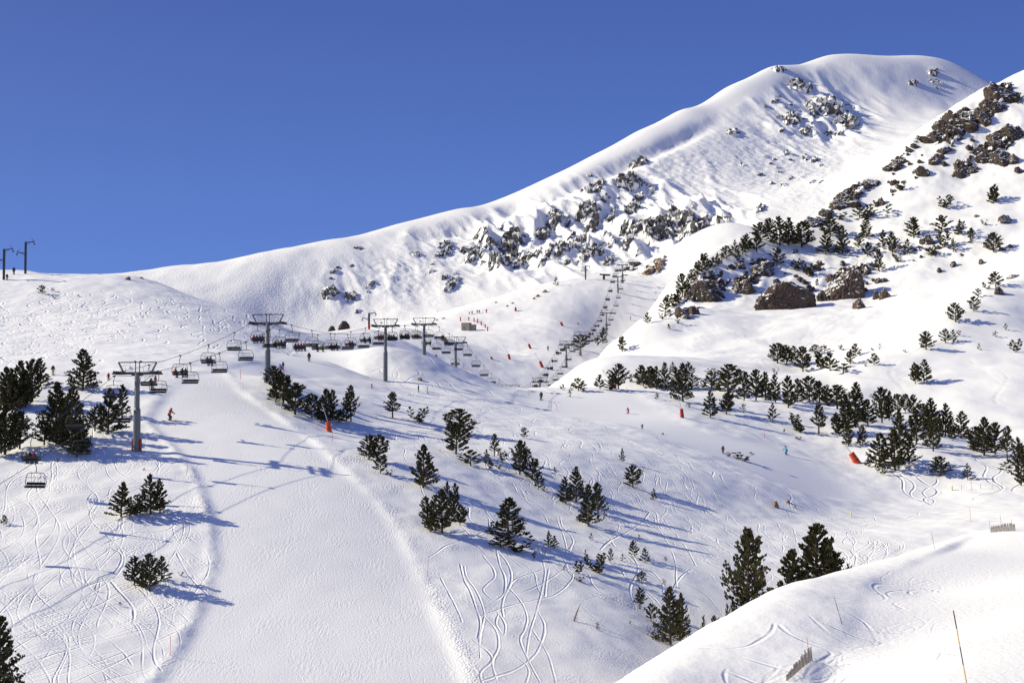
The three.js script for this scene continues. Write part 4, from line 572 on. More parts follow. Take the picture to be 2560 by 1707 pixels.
function addSkis(t, pose, k, wide = 0) { const J = BODY[pose]; for (const s of [-1, 1]) part('ski', skiGeo(s * (J.ankle[0] + wide), J.ankle[1] - .1, J.ankle[2] - .18), skiMats[k % 4], t); }
// skiers on the snow: [u, v of the feet, height, pose, turn, jacket, pants, helmet, label, lean]
[[423, 1051, 30, 'ski', -2.0, 'orange', 'black', 'grey', 'skier in orange jacket and black trousers crouching on the piste by the nearest tower'],
 [131, 937, 24, 'stand', .4, 'navy', 'yellow', 'black', 'skier in dark jacket and yellow trousers beyond the left pines'],
 [270, 951, 19, 'stand', .2, 'red', 'black', 'black', 'small skier in red jacket left of the nearest tower'],
 [387, 959, 19, 'stand', .9, 'red', 'red', 'black', 'skier all in red behind the chairs right of the nearest tower'],
 [772, 903, 22, 'stand', .3, 'black', 'maroon', 'black', 'skier in black jacket and red trousers below the line of chairs'],
 [702, 930, 20, 'ski', 2.2, 'blue', 'navy', 'blue', 'crouching skier in blue jacket beside the second tower'],
 [707, 926, 22, 'stand', 2.4, 'black', 'red', 'black', 'skier in black jacket and red trousers right behind the blue one'],
 [1046, 980, 18, 'stand', 1.6, 'navy', 'black', 'orange', 'person in dark coat walking on the slope right of the knoll'],
 [1068, 983, 17, 'stand', 1.4, 'white', 'white', 'grey', 'person in white clothes walking behind the dark-coated one'],
 [1353, 1000, 21, 'stand', 3.0, 'navy', 'black', 'black', 'skier in navy gliding upright where the right piste begins'],
 [1426, 992, 18, 'ski', 1.9, 'blue', 'lime', 'navy', 'skier in blue jacket and lime trousers at the head of the right piste'],
 [1571, 1034, 15, 'ski', 2.4, 'red', 'red', 'red', 'small skier all in red in the middle of the right piste'],
 [1606, 1072, 10, 'ski', 2.9, 'navy', 'black', 'cyan', 'tiny skier in dark clothes crouching at the edge of the right piste'],
 [1808, 1133, 19, 'stand', 3.1, 'maroon', 'black', 'black', 'skier in dark red jacket on the crest beside the small bushes'],
 [1967, 1137, 22, 'ski', 2.0, 'cyan', 'teal', 'blue', 'skier in turquoise leaning into a turn low on the right piste'],
 [1370, 876, 11, 'stand', 0, 'black', 'black', 'black', 'dark skier on the far slope left of the lift line'],
 [1577, 800, 10, 'stand', 1.6, 'navy', 'navy', 'black', 'lone dark skier on the far slope right of the lift line'],
 [33, 686, 22, 'stand', .4, 'navy', 'navy', 'black', 'dark figure standing on the skyline between the two old pylons'],
 [16, 700, 16, 'stand', .2, 'black', 'black', 'black', 'dark figure behind the leftmost pylon on the skyline'],
 [1173, 786, 7, 'stand', 0, 'black', 'black', 'black', 'leftmost tiny figure above the orange net'], [1180, 785, 8, 'ski', 0, 'black', 'navy', 'black', 'crouching second tiny figure above the orange net'], [1193, 783, 9, 'stand', 0, 'green', 'black', 'black', 'third tiny figure above the orange net, in green'], [1198, 783, 9, 'stand', 0, 'maroon', 'black', 'black', 'fourth tiny figure above the orange net, in dark red'], [1216, 782, 10, 'stand', 0, 'red', 'red', 'black', 'rightmost tiny figure above the orange net, in bright red'],
].forEach(([u, v, hpx, pose, turn, j, p, h, label], i) => {
  const s = stand(u, v); if (!s) return; const t = thing('person', label, 'person'); t.position.set(s.x, s.y, -s.d); t.rotation.y = turn; t.scale.setScalar(clamp(hpx * s.d / FOCAL / (pose === 'ski' ? 1.55 : 1.77), .6, 1.15));
  part('body', dressed(pose, i < 15 ? 40 : 26, j, p, h), skinMat, t); addSkis(t, pose, i);
  if (i < 15) for (const q of [-1, 1]) { const J = BODY[pose]; part('ski_pole', bar(V(q * J.hand[0], J.hand[1] + .05, J.hand[2]), V(q * (J.hand[0] + .1), .05, J.hand[2] + .45), .012, .012, 4), chairSteel, t); }
});
// riders on the uphill chairs, from the bottom of the picture up; '-' leaves a seat free
const loads = ['tan black red -', '- - - -', '- purple - -', '- - black -', 'orange - navy black', '- blue tan -', '- - - -', 'red red blue maroon', 'black yellow black blue', 'black pink red red', '- black - lime', 'red lime black -', '- red navy -', '- black - black', '- red red black', 'maroon red green -', 'black - navy black', '- yellow lime -', '- cyan - lime', '- - - -', '- - - -', '- navy - -'];
const below = { lime: 'lime', yellow: 'yellow', blue: 'blue', green: 'green' }, rp = rng(501), farWear = ['black', 'navy', 'red', 'black', 'grey', 'blue', 'black', 'maroon', 'green', 'orange'];
chairs.left.forEach((c, ci) => {
  let seats = (loads[ci] ?? '').split(' ').filter(Boolean); if (ci >= loads.length) { seats = [0, 1, 2, 3].map(() => (rp() < (c.d > 480 ? .72 : 0) ? farWear[Math.floor(rp() * 10)] : '-')); }
  seats.forEach((w, si) => { if (w === '-') return;
    const t = thing('person', `chairlift rider in ${w}, ${ordinal(si + 1)} seat of the ${ordinal(c.k)} left-cable chair from the bottom`, 'person', 'riders on the chairlift');
    const off = V((si - 1.5) * .54, -2.8, -.12).applyAxisAngle(V(0, 1, 0), lineTurn); t.position.copy(c.o.position).add(off); t.rotation.y = lineTurn + (rp() - .5) * .3; t.scale.setScalar(.94 + rp() * .1);
    part('body', dressed('sit', c.d < 400 ? 32 : 20, w, below[w] ?? (rp() < .75 ? 'black' : 'navy'), rp() < .5 ? 'black' : w), skinMat, t); addSkis(t, 'sit', Math.floor(rp() * 4));
  });
});
// ------------------------------------------------------------------ old drag-lift pylons
function pylon(u, v, topV, label, flip = 1, pad) {
  const s = stand(u, v); if (!s) return; const H = (v - topV) * s.d / FOCAL, t = thing('drag_lift_pylon', label, 'pylon', 'old drag-lift pylons'); t.position.set(s.x, s.y, -s.d); t.rotation.y = .25;
  part('mast', box(.6, H + .6, .6, 0, H / 2 - .3, 0), darkSteel, t);
  for (const [q, y] of [[flip, H - .15], [-flip, H * .64]]) {
    const a = part('arm', join([beam(V(0, y, 0), V(q * 2.1, y + .2, 0), .24, .24), beam(V(0, y - .9, 0), V(q * 1.2, y + .05, 0), .1, .1)]), darkSteel, t);
    part('wheel_bracket', join([box(.12, 1.3, .12, q * 2.15, y + .05, 0), box(.1, .1, 1.8, q * 2.15, y - .4, 0), box(.1, 1.0, .1, q * 1.7, y + .8, 0, 0, 0, q * .4)]), darkSteel, a);
    for (const z of [-.6, .6]) part('wheel', new THREE.CylinderGeometry(.3, .3, .14, 10).rotateZ(Math.PI / 2).translate(q * 2.3, y - .4, z), darkSteel, a);
  }
  if (pad) part('crash_pad', box(.7, 1.9, .7, 0, .95, .05), orangePad, t);
}
pylon(62, 684, 604, 'dark old drag-lift pylon standing on the skyline at the left'); pylon(8, 699, 622, 'dark old drag-lift pylon at the left edge of the picture');
pylon(922, 823, 782, 'dark drag-lift pylon with an orange pad on the saddle', 1, true); pylon(1464, 699, 664, 'dark drag-lift pylon near the top of the far slope');
// ------------------------------------------------------------------ snow lances in padded sleeves: foot, top of pad, tip of lance
[[822, 1079, 819, 1054, 804, 1013, 13, 'bright orange padded snow lance beside the piste, nearest'], [1706, 1044, 1704, 1022, 1697, 992, 9, 'red padded snow lance standing upright below the tree belt'], [1537, 972, 1526, 951, 1509, 928, 10, 'orange padded snow lance leaning beside a dark pine'], [2145, 1158, 2129, 1133, 2114, 1110, 16, 'thick orange padded snow lance leaning low on the right piste'], [1356, 918, 1350, 903, 1339, 884, 7, 'red padded snow lance on the far slope left of the lift'], [1326, 871, 1322, 860, 1313, 848, 6, 'red padded snow lance farther up left of the lift'], [1274, 898, 1271, 885, 1259, 864, 6, 'red padded snow lance left of two others on the far slope'], [1230, 898, 1227, 892, 1216, 875, 5, 'small red snow lance, leftmost on the far slope'], [1406, 814, 1402, 805, 1390, 796, 6, 'red padded snow lance high in the middle of the far slope'], [1289, 777, 1289, 768, 1289, 760, 5, 'small orange padded post on the brow of the far slope']].forEach(([u, v, u2, v2, u3, v3, w, label]) => {
  const s = stand(u, v); if (!s) return; const m = s.d / FOCAL, a = V((u2 - u) * m, (v - v2) * m, 0), b = V((u3 - u) * m, (v - v3) * m, -.4), t = thing('snow_lance', label, 'snow gun', 'snow lances'); t.position.set(s.x, s.y, -s.d);
  const dir = a.clone().normalize(); const pad = part('pad', bar(dir.clone().multiplyScalar(-.3), a, w * m * .56, w * m * .46, 14), u < 830 || u > 2100 ? orangePad : redPad, t);
  part('strap', bar(a.clone().multiplyScalar(.3), a.clone().multiplyScalar(.36), w * m * .56, w * m * .55, 14), paint(.3, .03, .02), pad);
  part('lance', bar(a, b, .07, .045, 6), metal(.5, .5, .5), t); part('nozzle_head', bar(b.clone().addScaledVector(dir, -.1), b.clone().addScaledVector(dir, .3), .09, .09, 8), metal(.3, .3, .3), t);
});
// ------------------------------------------------------------------ concrete hut with its annex
{
  const s = stand(1166, 826); const m = s.d / FOCAL, t = thing('hut', 'small grey concrete hut with a flat roof and lower annex on the far slope', 'hut'); t.position.set(s.x, s.y - .4, -s.d); t.rotation.y = -.32;
  const conc = paint(.27, .245, .205, .92), dk = paint(.2, .19, .18, .92), W = 21 * m, H = 20 * m;
  part('wall', box(W, H, W * .8, 0, H / 2, 0), conc, t); part('roof_slab', box(W * 1.05, .22, W * .86, 0, H + .113, 0), dk, t);
  const an = part('annex', box(W * .62, H * .78, W * .6, W * .81 + .01, H * .39, -W * .05), conc, t); part('annex_roof', box(W * .66, .18, W * .64, W * .83, H * .78 + .092, -W * .05), dk, an);
  part('door', box(W * .26, H * .58, .06, -W * .15, H * .3, W * .4 + .03), paint(.16, .15, .14), t);
}
// ------------------------------------------------------------------ orange fence beside the hut
{
  const spots = [[1151, 803], [1172, 802], [1185, 804], [1194, 807], [1203, 813], [1213, 820], [1219, 828]].map(([u, v]) => stand(u, v)), c = spots[3], t = thing('safety_fence', 'orange padded safety fence curving round the shelf beside the hut', 'fence'); t.position.set(c.x, c.y, -c.d);
  spots.forEach((s, i) => { part('padded_post', box(.5, 2.2 - (i % 3) * .2, .25, s.x - c.x, s.y - c.y + .95, -(s.d - c.d)), orangePad, t); });
  const lines = []; for (let i = 0; i < spots.length - 1; i++) for (const h of [.25, .6, .95, 1.3]) lines.push(bar(V(spots[i].x - c.x, spots[i].y - c.y + h, -(spots[i].d - c.d)), V(spots[i + 1].x - c.x, spots[i + 1].y - c.y + h, -(spots[i + 1].d - c.d)), .02, .02, 4)); part('net', join(lines), orangePad, t).userData.kind = 'stuff';
}
// ------------------------------------------------------------------ top station of the lift
{
  const d = 806, x = lineX(d), gy = slopes.height(x, d), t = thing('lift_station', 'dark top station of the chairlift at the crest of the far slope', 'lift station'); t.position.set(x, gy, -d); t.rotation.y = lineTurn; const H = 77.4 - gy;
  for (const q of [-1, 1]) part('column', box(.8, H + 1, .8, 0, H / 2 - .5, q * 2.2), darkSteel, t);
  part('housing', box(6.4, 1.5, 6.5, 0, H + .95, 0), darkSteel, t); part('bullwheel', new THREE.CylinderGeometry(2.55, 2.55, .3, 24).translate(0, H + .05, -1), chairSteel, t);
  const s2 = stand(1510, 699, slopes); const t2 = thing('lift_station', 'small dark drag-lift return station left of the uppermost towers', 'lift station'); t2.position.set(s2.x, s2.y, -s2.d); const k = s2.d / FOCAL;
  part('column', box(1.2, 12 * k, 1.0, 0, 5.5 * k, 0), darkSteel, t2); part('beam', box(27 * k, 3.2 * k, 1.6, 3 * k, 12.5 * k, 0, 0, 0, -.06), darkSteel, t2); part('bullwheel', new THREE.CylinderGeometry(1.5, 1.5, .25, 18).translate(9 * k, 10.5 * k, 0), chairSteel, t2);
}
// ------------------------------------------------------------------ marker poles
const poleBlack = paint(.015, .015, .018, .5), poleYellow = paint(.62, .4, .03, .5), poleRed = paint(.55, .06, .04, .5), poleLime = paint(.7, .68, .06, .5), poleWhite = paint(.7, .7, .7, .5);
function pole(u, v, utop, vtop, r, colours, label, category = 'pole', name = 'marker_pole') {
  let s = stand(u, Math.min(v, 1700)); if (!s) return; if (v > 1700) s = stand(u, v) ?? s; const m = s.d / FOCAL, top = V((utop - u) * m, (v - vtop) * m, 0), t = thing(name, label, category, 'piste marker poles'); t.position.set(s.x, s.y, -s.d); const n = colours.length;
  colours.forEach((c, i) => part('pole_segment', bar(top.clone().multiplyScalar(i / n - (i ? 0 : .12)), top.clone().multiplyScalar((i + 1) / n), r, r, 8), c, t));
}
const by = [poleBlack, poleYellow];
pole(2426, 1752, 2388, 1530, .026, [poleYellow, poleBlack, poleYellow, poleBlack, poleYellow].map((c, i) => (i % 2 ? poleYellow : poleBlack)), 'tall black and yellow banded pole on the near slope at the lower right');
pole(2106, 1560, 2087, 1493, .022, [poleBlack, paint(.3, .3, .15), poleBlack, paint(.3, .3, .15)], 'thin dark leaning pole on the near slope above the slat fence');
pole(2025, 1650, 2018, 1594, .025, [poleYellow, paint(.5, .5, .5), poleYellow], 'thin yellow pole at the upper end of the near slat fence');
pole(2338, 1372, 2330, 1332, .028, [paint(.4, .4, .1), paint(.25, .25, .2), paint(.45, .42, .1)], 'thin leaning pole left of the snow berm');
pole(2428, 1305, 2426, 1268, .03, [paint(.45, .4, .2), paint(.3, .28, .2)], 'thin pole beside the small brown fence');
pole(2506, 1326, 2502, 1287, .025, [paint(.4, .4, .3)], 'thin pole behind the middle of the far slat fence'); pole(2476, 1328, 2475, 1304, .025, [paint(.5, .42, .1)], 'thin pole at the left end of the far slat fence'); pole(2531, 1325, 2530, 1296, .025, [paint(.4, .38, .3)], 'thin pole behind the right end of the far slat fence');
pole(703, 1021, 703, 986, .09, [poleLime, poleLime, poleWhite], 'yellow and white post beside the pines left of the orange snow lance', 'post', 'marker_post');
pole(2381, 1226, 2381, 1215, .16, [poleLime], 'short bright yellow post at the end of the right piste', 'post', 'marker_post'); pole(2129, 1292, 2129, 1280, .09, [poleLime], 'short yellow post on the snow bank above the gully', 'post', 'marker_post');
pole(929, 971, 929, 959, .12, [poleRed], 'short red post in front of the knoll', 'post', 'marker_post');
pole(600, 948, 600, 924, .035, [poleRed], 'thin red pole at the upper end of the right piste edge'); pole(424, 1638, 425, 1591, .022, [poleRed], 'thin red pole at the lower left edge of the piste'); pole(1069, 1440, 1070, 1398, .022, [poleRed], 'thin red pole beside the churned right edge of the piste'); pole(831, 1103, 830, 1072, .022, [poleRed], 'thin red pole below the orange snow lance'); pole(1378, 1026, 1379, 1002, .03, [poleRed], 'left of two thin red poles beside the right piste'); pole(1392, 1028, 1393, 1010, .03, [poleRed], 'right of two thin red poles beside the right piste'); pole(1322, 990, 1322, 974, .03, [poleRed], 'thin red pole at the head of the right piste'); pole(465, 1190, 469, 1155, .022, [poleRed], 'thin red pole left of the piste below the nearest tower'); pole(1567, 980, 1567, 966, .03, [poleRed], 'thin red pole on the crest between pines'); pole(1912, 1094, 1912, 1072, .03, [poleRed], 'thin red pole on the right side of the right piste');
[[2405, 1226], [2430, 1225], [2453, 1224], [2482, 1222], [2506, 1220]].forEach(([u, v], i) => pole(u, v, u, v - 16 - (i % 2) * 6, .03, [paint(.22, .2, .2)], `thin grey stake along the far edge of the lower right piste, ${ordinal(i + 1)} from the left`));
// ------------------------------------------------------------------ slat fences half buried in snow
const slatMats = [paint(.42, .36, .29, .9), paint(.34, .3, .26, .9), paint(.5, .43, .35, .9)], strawMat = paint(.42, .3, .17, .9), rf = rng(88);
const slatGeo = new THREE.BoxGeometry(.075, 1, .025);
function slatFence(a, b, n, h0, h1, label, straw) {
  const A = stand(...a, nearGround), B = stand(...b, nearGround); if (!A || !B) return; const t = thing('slat_fence', label, 'fence', 'snow fences of wooden slats'); t.position.set(A.x, A.y, -A.d);
  const q = []; for (let i = 0; i < n; i++) { const f = i / (n - 1), x = lerp(A.x, B.x, f), d = lerp(A.d, B.d, f), y = nearGround.height(x, d), h = lerp(h0, h1, f) * (.82 + rf() * .3), m = part('slat', slatGeo, straw ? strawMat : slatMats[i % 3], t); m.scale.set(straw ? .7 : 1, h + .25, 1); m.position.set(x - A.x, y - A.y + h / 2 - .12, -(d - A.d)); m.rotation.set((rf() - .5) * .12, Math.atan2(d - 0 - A.d, 1) * 0, (rf() - .5) * .16 + .05); q.push(V(x - A.x, y - A.y + h * .7, -(d - A.d) + .03)); }
  part('wire', pipe(q, .012, n, 4), darkSteel, t);
}
slatFence([1968, 1702], [2030, 1652], 26, .35, .95, 'weathered slat fence half buried in the near slope at the bottom'); slatFence([2479, 1331], [2539, 1327], 30, .75, .95, 'weathered slat fence along the far right edge of the near piste'); slatFence([2415, 1303], [2429, 1305], 16, .55, .6, 'small straw-coloured slat fence beside a thin pole', true); slatFence([2395, 1331], [2431, 1329], 22, .22, .35, 'low straw-coloured slat fence nearly buried behind the berm', true);
// ------------------------------------------------------------------ mountain pines
const bark = new THREE.MeshStandardMaterial({ color: lin(.085, .06, .045), roughness: .95 }), deadWood = new THREE.MeshStandardMaterial({ color: lin(.2, .155, .12), roughness: .95 });
const needles = new THREE.MeshStandardMaterial({ vertexColors: true, roughness: .85, side: THREE.DoubleSide });
// needle colour: deep green to olive, some tufts brownish
function pineGeometry(kind, seed, quality) {
  const R = rng(seed * 7919 + 13), tr = [], pos = [], col = [];
  const stems = kind === 'shrub' ? 3 + Math.floor(R() * 2) : kind === 'round' ? 1 + Math.floor(R() * 1.6) : 1, tuftN = [120, 460, 850, 1300, 2600][quality] * (kind === 'sparse' ? .6 : 1), blades = 4, tl = [.1, .06, .046, .037, .026][quality];
  const X = V(0, 0, 0), Y = V(0, 0, 0), Zv = V(0, 0, 0);
  const tuft = (p, dir, s) => {
    const g = R(), br = R() < .07, c = br ? [.075, .045, .02] : [lerp(.024, .088, g), lerp(.030, .078, g), lerp(.011, .020, g)];
    for (let b = 0; b < blades; b++) {
      X.set(dir.x + (R() - .5) * 1.5, dir.y + (R() - .5) * 1.1 + .55, dir.z + (R() - .5) * 1.5).normalize(); Y.set(R() - .5, R() - .5, R() - .5).cross(X).normalize();
      const l = s * (.7 + R() * .6), w = l * .3; Zv.copy(X).multiplyScalar(l * .42);
      pos.push(p.x - Y.x * w * .35 - X.x * l * .1, p.y - Y.y * w * .35 - X.y * l * .1, p.z - Y.z * w * .35 - X.z * l * .1, p.x + X.x * l, p.y + X.y * l, p.z + X.z * l, p.x + Zv.x + Y.x * w, p.y + Zv.y + Y.y * w, p.z + Zv.z + Y.z * w);
      pos.push(p.x - Y.x * w * .35 - X.x * l * .1, p.y - Y.y * w * .35 - X.y * l * .1, p.z - Y.z * w * .35 - X.z * l * .1, p.x + Zv.x - Y.x * w, p.y + Zv.y - Y.y * w, p.z + Zv.z - Y.z * w, p.x + X.x * l, p.y + X.y * l, p.z + X.z * l);
      for (let q = 0; q < 6; q++) col.push(...c);
    }
  };
  for (let st = 0; st < stems; st++) {
    const a0 = R() * 6.28, sp = stems > 1 ? (kind === 'shrub' ? .26 : .14) : 0, hh = stems > 1 ? .72 + R() * .28 : 1, lean = V(Math.cos(a0) * sp, 0, Math.sin(a0) * sp), bend = (R() - .5) * .05;
    const at = (t) => V(lean.x * Math.min(1, t * 1.4) + bend * Math.sin(t * 4), t * hh, lean.z * Math.min(1, t * 1.4) + bend * Math.cos(t * 3) * .6);
    const rb = .024 * (stems > 1 ? .7 : 1), path = []; for (let k = 0; k <= 6; k++) path.push(at(k / 6));
    for (let k = 0; k < 6; k++) tr.push(bar(path[k].clone().setY(path[k].y - (k ? 0 : .06)), path[k + 1], rb * (1 - k / 6.4), rb * (1 - (k + 1) / 6.4), quality > 1 ? 7 : 5));
    const crownBase = kind === 'sparse' ? .24 : kind === 'shrub' ? .04 : kind === 'round' ? .12 : .07, nb = Math.round(([9, 22, 40, 60, 84][quality]) / Math.sqrt(stems)), W = .27 * (stems > 1 ? .62 : 1), gap = R() * 6.28;
    let left = tuftN / stems;
    for (let b = 0; b < nb; b++) {
      const f = (b + R() * .8) / nb, t = crownBase + (1 - crownBase) * f * .98, az = b * 2.4 + R() * 1.2;
      let prof = kind === 'round' ? Math.pow(Math.sin(Math.PI * (0.2 + .8 * f)), .75) * (1.12 - .4 * f) : kind === 'sparse' ? (1 - f) ** .6 * (.55 + .45 * R()) : kind === 'shrub' ? Math.pow(1 - f, .5) * (.6 + .4 * R()) : (1 - f) ** .82 + .05;
      prof *= .72 + R() * .5; if (Math.cos(az - gap) > .75 && R() < .5) prof *= .55;
      const L = W * prof, p0 = at(t), up = kind === 'cone' ? .25 + .5 * f : .35 + .6 * f, tip = V(p0.x + Math.cos(az) * L, p0.y + L * up + .01, p0.z + Math.sin(az) * L), mid = p0.clone().lerp(tip, .55).setY(p0.y + L * up * .25);
      if (quality > 0 && L > .04) { tr.push(bar(p0, mid, rb * .32, rb * .22, 4), bar(mid, tip, rb * .22, rb * .08, 4)); }
      const n = Math.max(1, Math.round(left / nb * (.5 + 1.0 * prof))), dir = tip.clone().sub(mid).normalize();
      for (let k = 0; k < n; k++) { const q = .12 + .88 * Math.sqrt((k + .5 + (R() - .5) * .6) / n), p = q < .55 ? p0.clone().lerp(mid, q / .55) : mid.clone().lerp(tip, (q - .55) / .45), sd = L * .34 * q; p.x += (R() - .5) * sd; p.y += (R() - .5) * sd * .7; p.z += (R() - .5) * sd; tuft(p, dir, tl * (.8 + R() * .4)); }
    }
    for (let k = 0; k < 3 + quality; k++) tuft(at(.93 + .07 * k / (3 + quality)), V(0, 1, 0), tl * .9);
  }
  const crown = new THREE.BufferGeometry(); crown.setAttribute('position', new THREE.Float32BufferAttribute(pos, 3)); crown.setAttribute('color', new THREE.Float32BufferAttribute(col, 3)); crown.computeVertexNormals();
  return { trunk: join(tr), crown };
}
const pineCache = new Map();
const pineKit = (k, s, q) => { const key = k + s + q; if (!pineCache.has(key)) pineCache.set(key, pineGeometry(k, s, q)); return pineCache.get(key); };
const rtree = rng(4242);
function pine([u, v, hpx, wpx, kind, d], label, group, on) {
  const s = d ? (() => { const [a] = sight(u, v); let g = on ?? slopes; const y = g.height(a * d, d), top = v - hpx; hpx = 1000 - y / d * FOCAL - top; return { x: a * d, d, y }; })() : stand(u, v, on); if (!s || isNaN(s.y)) return;
  const H = Math.max(.4, hpx * 1.04 * s.d / FOCAL), W = wpx * s.d / FOCAL, q = hpx > 125 ? 4 : hpx > 78 ? 3 : hpx > 44 ? 2 : hpx > 21 ? 1 : 0;
  kind ??= wpx / hpx > .85 ? (rtree() < .5 ? 'shrub' : 'round') : wpx / hpx > .68 ? 'round' : rtree() < .72 ? 'cone' : 'round';
  const sapling = hpx < 21, t = thing(sapling ? 'pine_sapling' : 'pine_tree', label, sapling ? 'sapling' : 'tree', group), kit = pineKit(kind, 1 + Math.floor(rtree() * (q > 2 ? 4 : 5)), q);
  t.position.set(s.x, s.y - H * .03, -s.d); t.rotation.y = rtree() * 6.28; t.rotation.z = (rtree() - .5) * .06; const k = W / .47; t.scale.set(k, H, k);
  part('trunk', kit.trunk, bark, t); part('crown', kit.crown, needles, t).userData.label = undefined; delete t.children[1].userData.label;
}
function grove(list, text, group, on) { byPlace(list).forEach((r, i) => pine(r, `${r[2] < 21 ? 'small pine sapling' : r[3] / r[2] > .85 ? 'bushy spreading pine' : r[2] > 80 ? 'tall dark pine' : 'dark green pine'} ${text}, ${ordinal(i + 1)} from the left`, group, on)); }
grove([[12, 1015, 95, 62], [48, 1022, 118, 66], [81, 1002, 102, 46], [98, 967, 70, 40], [28, 1024, 100, 60], [62, 1018, 88, 50]], 'in the upper left edge clump', 'pines at the left edge');
grove([[137, 1100, 142, 84], [178, 1127, 158, 78], [108, 1112, 60, 50], [202, 1132, 82, 46], [190, 1142, 60, 46], [155, 1118, 120, 66]], 'in the big clump left of the first tower', 'pines left of the nearest tower');
grove([[12, 1137, 122, 72], [48, 1122, 92, 54], [-10, 1140, 130, 70]], 'in the lower clump at the left edge', 'lower pines at the left edge');
grove([[270, 1085, 112, 66, 'cone'], [304, 1042, 78, 42], [237, 1077, 58, 46]], 'directly beside the first tower mast', 'pines beside the nearest tower mast');
pine([205, 975, 100, 68, 'cone'], 'lone broad conical pine left of the nearest lift tower, above the clump'); pine([113, 956, 22, 24], 'low round pine bush right of the upper left clump'); pine([-6, 1745, 205, 112, 'cone', 107], 'big foreground pine cut off by the lower left corner', null, slopes);
grove([[303, 1292, 84, 56], [375, 1285, 98, 56], [398, 1281, 82, 42], [340, 1286, 52, 46]], 'in the upper clump left of the piste', 'pines in the upper clump left of the piste');
grove([[335, 1463, 70, 42], [372, 1477, 90, 50], [402, 1452, 60, 40], [356, 1468, 46, 40]], 'in the lowest clump left of the piste', 'pines in the lowest clump left of the piste');
grove([[236, 1478, 14, 6], [299, 1515, 10, 7], [451, 1440, 11, 11], [8, 1312, 24, 16], [143, 1156, 10, 6], [358, 1176, 7, 6]], 'poking from the lower left slope', 'saplings on the lower left slope');
grove([[681, 972, 56, 42], [699, 976, 48, 36], [708, 1008, 70, 50], [688, 1006, 36, 40], [738, 1037, 77, 66, 'round'], [779, 1044, 56, 42], [815, 1053, 79, 48], [832, 1053, 76, 40], [866, 1054, 68, 30], [877, 1053, 88, 42, 'sparse'], [800, 1050, 26, 34], [848, 1056, 30, 34]], 'in the row along the right piste edge', 'pines along the right piste edge');
grove([[981, 1044, 62, 44, 'sparse'], [1047, 1055, 38, 42], [1147, 1086, 62, 70, 'round'], [1139, 1135, 76, 56], [1177, 1164, 38, 42], [922, 1149, 60, 46], [945, 1154, 65, 46], [951, 1183, 42, 30], [974, 1188, 14, 16], [1058, 1219, 104, 66, 'cone'], [1130, 1302, 102, 40], [1105, 1331, 106, 62], [1075, 1329, 96, 56], [1150, 1312, 52, 42]], 'on the middle slope right of the piste', 'pines on the middle slope');
grove([[1272, 1347, 100, 78, 'cone'], [1296, 1380, 40, 58], [1252, 1369, 32, 46], [1228, 1333, 27, 15], [1334, 1396, 19, 13], [1236, 1141, 54, 32, 'sparse'], [1256, 1155, 30, 22], [1216, 1160, 35, 20], [1227, 1173, 22, 20], [1300, 1187, 84, 46], [1332, 1201, 54, 40], [1346, 1223, 35, 27], [1361, 1229, 14, 15], [1310, 1095, 26, 17], [1387, 1185, 17, 11], [1372, 1368, 40, 21], [1386, 1371, 31, 19], [1245, 1172, 12, 14]], 'in the centre above the powder tracks', 'pines in the centre of the slope');
grove([[1441, 1255, 86, 44], [1414, 1259, 65, 38], [1472, 1316, 102, 47], [1494, 1299, 90, 46, 'sparse'], [1555, 1154, 33, 14], [1582, 1218, 53, 42], [1635, 1250, 29, 13], [1478, 1351, 18, 11], [1585, 1392, 39, 23], [1613, 1406, 36, 21], [1557, 1403, 18, 11], [1598, 1345, 10, 7], [1495, 1432, 54, 50, 'shrub'], [1526, 1406, 34, 13], [1447, 1434, 32, 26], [1464, 1389, 15, 8], [1494, 1576, 19, 11], [1605, 1455, 27, 21], [1600, 1522, 51, 38, 'sparse'], [1628, 1553, 43, 26], [1575, 1560, 9, 7], [1410, 1426, 11, 7], [1448, 1454, 13, 20], [1664, 1403, 10, 8], [1660, 1461, 13, 9], [1512, 1294, 14, 12]], 'along the slope left of the gully', 'pines left of the gully');
grove([[1678, 1611, 140, 72], [1702, 1594, 108, 40]], 'standing deep in the gully', 'pines in the gully');
pine([1872, 1513, 187, 158, 'sparse', 152], 'tall open pine with a bare visible trunk behind the near crest', null, slopes); pine([2040, 1466, 152, 176, 'cone', 160], 'broad dense pine, taller of the pair right of the open pine', null, slopes); pine([1984, 1490, 115, 130, 'cone', 157], 'lower left companion of the broad dense pine behind the near crest', null, slopes); pine([2085, 1440, 60, 80, 'round', 161], 'low branch-like pine at the right foot of the broad dense pine', null, slopes); pine([1800, 1542, 36, 60, 'shrub', 145], 'scrubby pine bush left of the tall open pine', null, slopes); pine([1778, 1562, 25, 40, 'shrub', 140], 'lowest scrubby bush behind the near crest', null, slopes); pine([1902, 1500, 40, 60, 'shrub', 153], 'scrub at the right foot of the tall open pine', null, slopes);
grove([[1406, 976, 15, 11], [1446, 977, 31, 33], [1428, 976, 15, 9], [1460, 978, 20, 20], [1500, 974, 36, 24], [1547, 973, 62, 42], [1525, 974, 36, 38], [1575, 955, 21, 17], [1603, 956, 42, 30]], 'on the low crest before the far slope', 'pines on the low crest');
grove([[1608, 966, 50, 32], [1625, 969, 52, 36], [1641, 973, 56, 32], [1663, 975, 68, 32], [1708, 1004, 94, 52], [1690, 972, 54, 34], [1731, 971, 32, 30], [1722, 946, 40, 22], [1682, 931, 26, 15], [1755, 969, 18, 21], [1641, 998, 17, 13], [1780, 973, 42, 37], [1822, 989, 76, 68, 'round'], [1777, 1043, 65, 38], [1815, 1035, 58, 50, 'round'], [1859, 1029, 18, 14], [1769, 936, 15, 36], [1722, 1017, 8, 14]], 'in the left part of the tree belt', 'pines in the left part of the belt');
